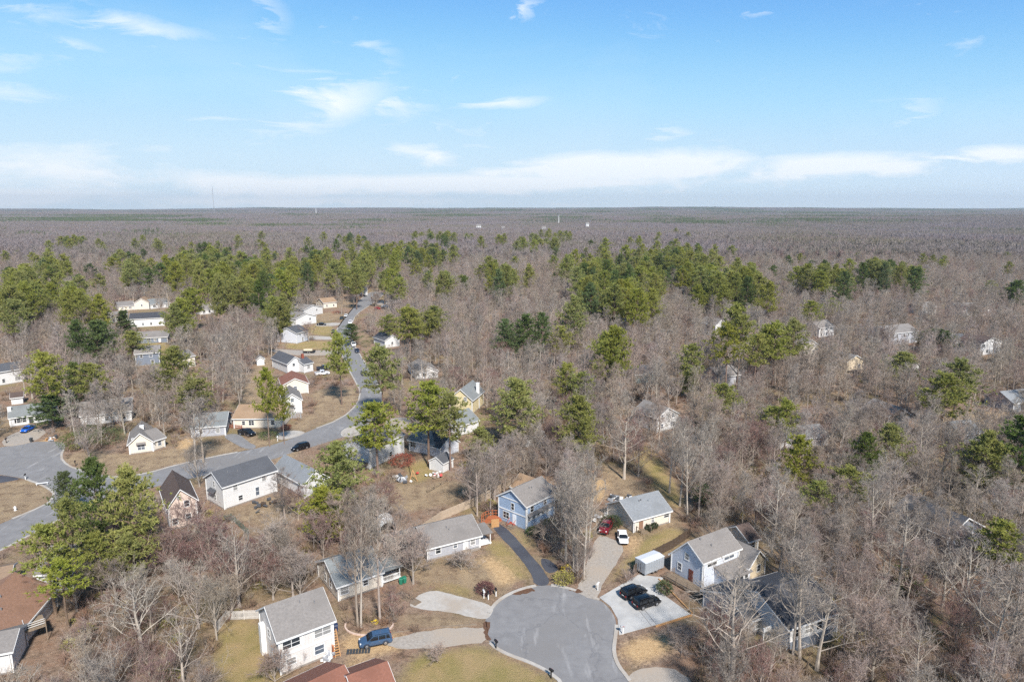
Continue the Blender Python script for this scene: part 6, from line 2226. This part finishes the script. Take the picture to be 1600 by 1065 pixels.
# far forest: patches of simple crowns out to the horizon
def patch(seed, size, n, kindp):
    r = random.Random(seed)
    mb, mats = MB(), []
    for _ in range(n):
        x, y = r.uniform(-.5, .5) * size, r.uniform(-.5, .5) * size
        if r.random() < kindp:
            h, w, m, nb_ = r.uniform(15, 22), r.uniform(3.2, 5), 1, 46
        else:
            h, w, m, nb_ = r.uniform(11, 19), r.uniform(3, 5.5), (2 if r.random() < .3 else 0), 84
        f0 = len(mb.f)
        b = Vector((x, y, 0))
        ribbon(mb, b, b + Vector((0, 0, h * .7)), .35, r)
        for _k in range(nb_):
            d = rv(r, .25)
            k = r.uniform(.2, 1)
            c = b + Vector((d.x * w * k * .8, d.y * w * k * .8, h * .62 + d.z * h * .34 * k))
            if m == 1:
                ribbon(mb, c, c + (d + rv(r) * .6).normalized() * r.uniform(1.2, 2.2), 1.5, r)
            else:
                e = (Vector((d.x, d.y, abs(d.z) + .8)) + rv(r) * .5).normalized()
                ribbon(mb, c - e * 1.0, c + e * r.uniform(1.0, 2.6), .46, r)
        mats += [m] * (len(mb.f) - f0)
    me = mb.mesh('forest_patch', TWIG_FAR)
    me.materials.append(NEEDLE_FAR); me.materials.append(TWIG_FAR2)
    me.polygons.foreach_set('material_index', np.array(mats, np.int32))
    return me


TWIG_FAR = mat('far_twigs', lin(138, 129, 129), lin(115, 107, 110), scale=.05, rough=.95, orand=.08, spec=.1)
TWIG_FAR2 = mat('far_twigs_pale', lin(146, 136, 132), lin(124, 115, 113), scale=.05, rough=.95, orand=.08, spec=.1)
NEEDLE_FAR = mat('far_needles', lin(96, 106, 70), lin(76, 88, 60), scale=.05, rough=.85, orand=.12, spec=.1)
def stands(m, tint, scale):
    """stands of other species: a slow change of colour across the country"""
    N, L = m.node_tree.nodes, m.node_tree.links
    b = N['Principled BSDF']
    src = b.inputs['Base Color'].links[0].from_socket
    ge = N.new('ShaderNodeNewGeometry')
    n = N.new('ShaderNodeTexNoise')
    n.inputs['Scale'].default_value, n.inputs['Detail'].default_value = scale, 3
    L.new(ge.outputs['Position'], n.inputs['Vector'])
    r = N.new('ShaderNodeMapRange')
    r.inputs['From Min'].default_value, r.inputs['From Max'].default_value, r.inputs['To Max'].default_value = .42, .66, .8
    L.new(n.outputs['Fac'], r.inputs[0])
    mx = N.new('ShaderNodeMix'); mx.data_type = 'RGBA'
    L.new(r.outputs[0], mx.inputs[0]); L.new(src, mx.inputs[6]); mx.inputs[7].default_value = (*tint, 1)
    L.new(mx.outputs[2], b.inputs['Base Color'])


stands(TWIG_FAR, lin(118, 112, 92), .0032)
stands(TWIG_FAR2, lin(130, 108, 104), .0045)
patches = [patch(600 + i, 44, 38, p) for i, p in enumerate((0, 0, .01, .14, .5, .9))]
pts = []
rf_ = random.Random(9)
from mathutils import noise as mnoise
y = 745.0
while y < 11300:
    step = 38 if y < 2600 else 38 * (1 + (y - 2600) / 3600)
    half = .79 * y + 60
    x = -half
    while x < half:
        xx, yy = x + rf_.uniform(-.25, .25) * step, y + rf_.uniform(-.25, .25) * step
        x += step
        nv = mnoise.noise(Vector((xx / 420, yy / 420, 3.3))) + .45 * mnoise.noise(Vector((xx / 1500, yy / 1500, 1.3))) + .5 * mnoise.noise(Vector((xx / 110, yy / 110, 9.1)))
        nv += .08 * sstep(1500, 3500, yy) + .22 * sstep(5000, 9000, yy)
        i = 5 if nv > .66 else 4 if nv > .48 else 3 if nv > .32 else rf_.choice((0, 1, 2))
        s = step / 38
        pts.append((xx, yy, hz(xx, yy), rf_.choice((0, 1.571, 3.142, 4.712)) + rf_.uniform(-.2, .2), s, rf_.uniform(.9, 1.1), i))
    y += step
scatter('far_forest', 'far forest of bare crowns and dark pines reaching the horizon', pts, patches)

# ------------------------------------------------------------------ haze
hm = bpy.data.materials.new('haze_air')
hm.use_nodes = True
hN, hL = hm.node_tree.nodes, hm.node_tree.links
hN.clear()
ho = hN.new('ShaderNodeOutputMaterial')
pv = hN.new('ShaderNodeVolumePrincipled')
pv.inputs['Color'].default_value = (.85, .92, 1.0, 1)
pv.inputs['Density'].default_value = 6.5e-5
pv.inputs['Anisotropy'].default_value = .2
hL.new(pv.outputs[0], ho.inputs['Volume'])
hb = MB().box(-12500, 12500, -700, 13500, -30, 260).build('haze', hm)
tag(hb, 'thin pale air over the whole view', None, None, 'stuff')
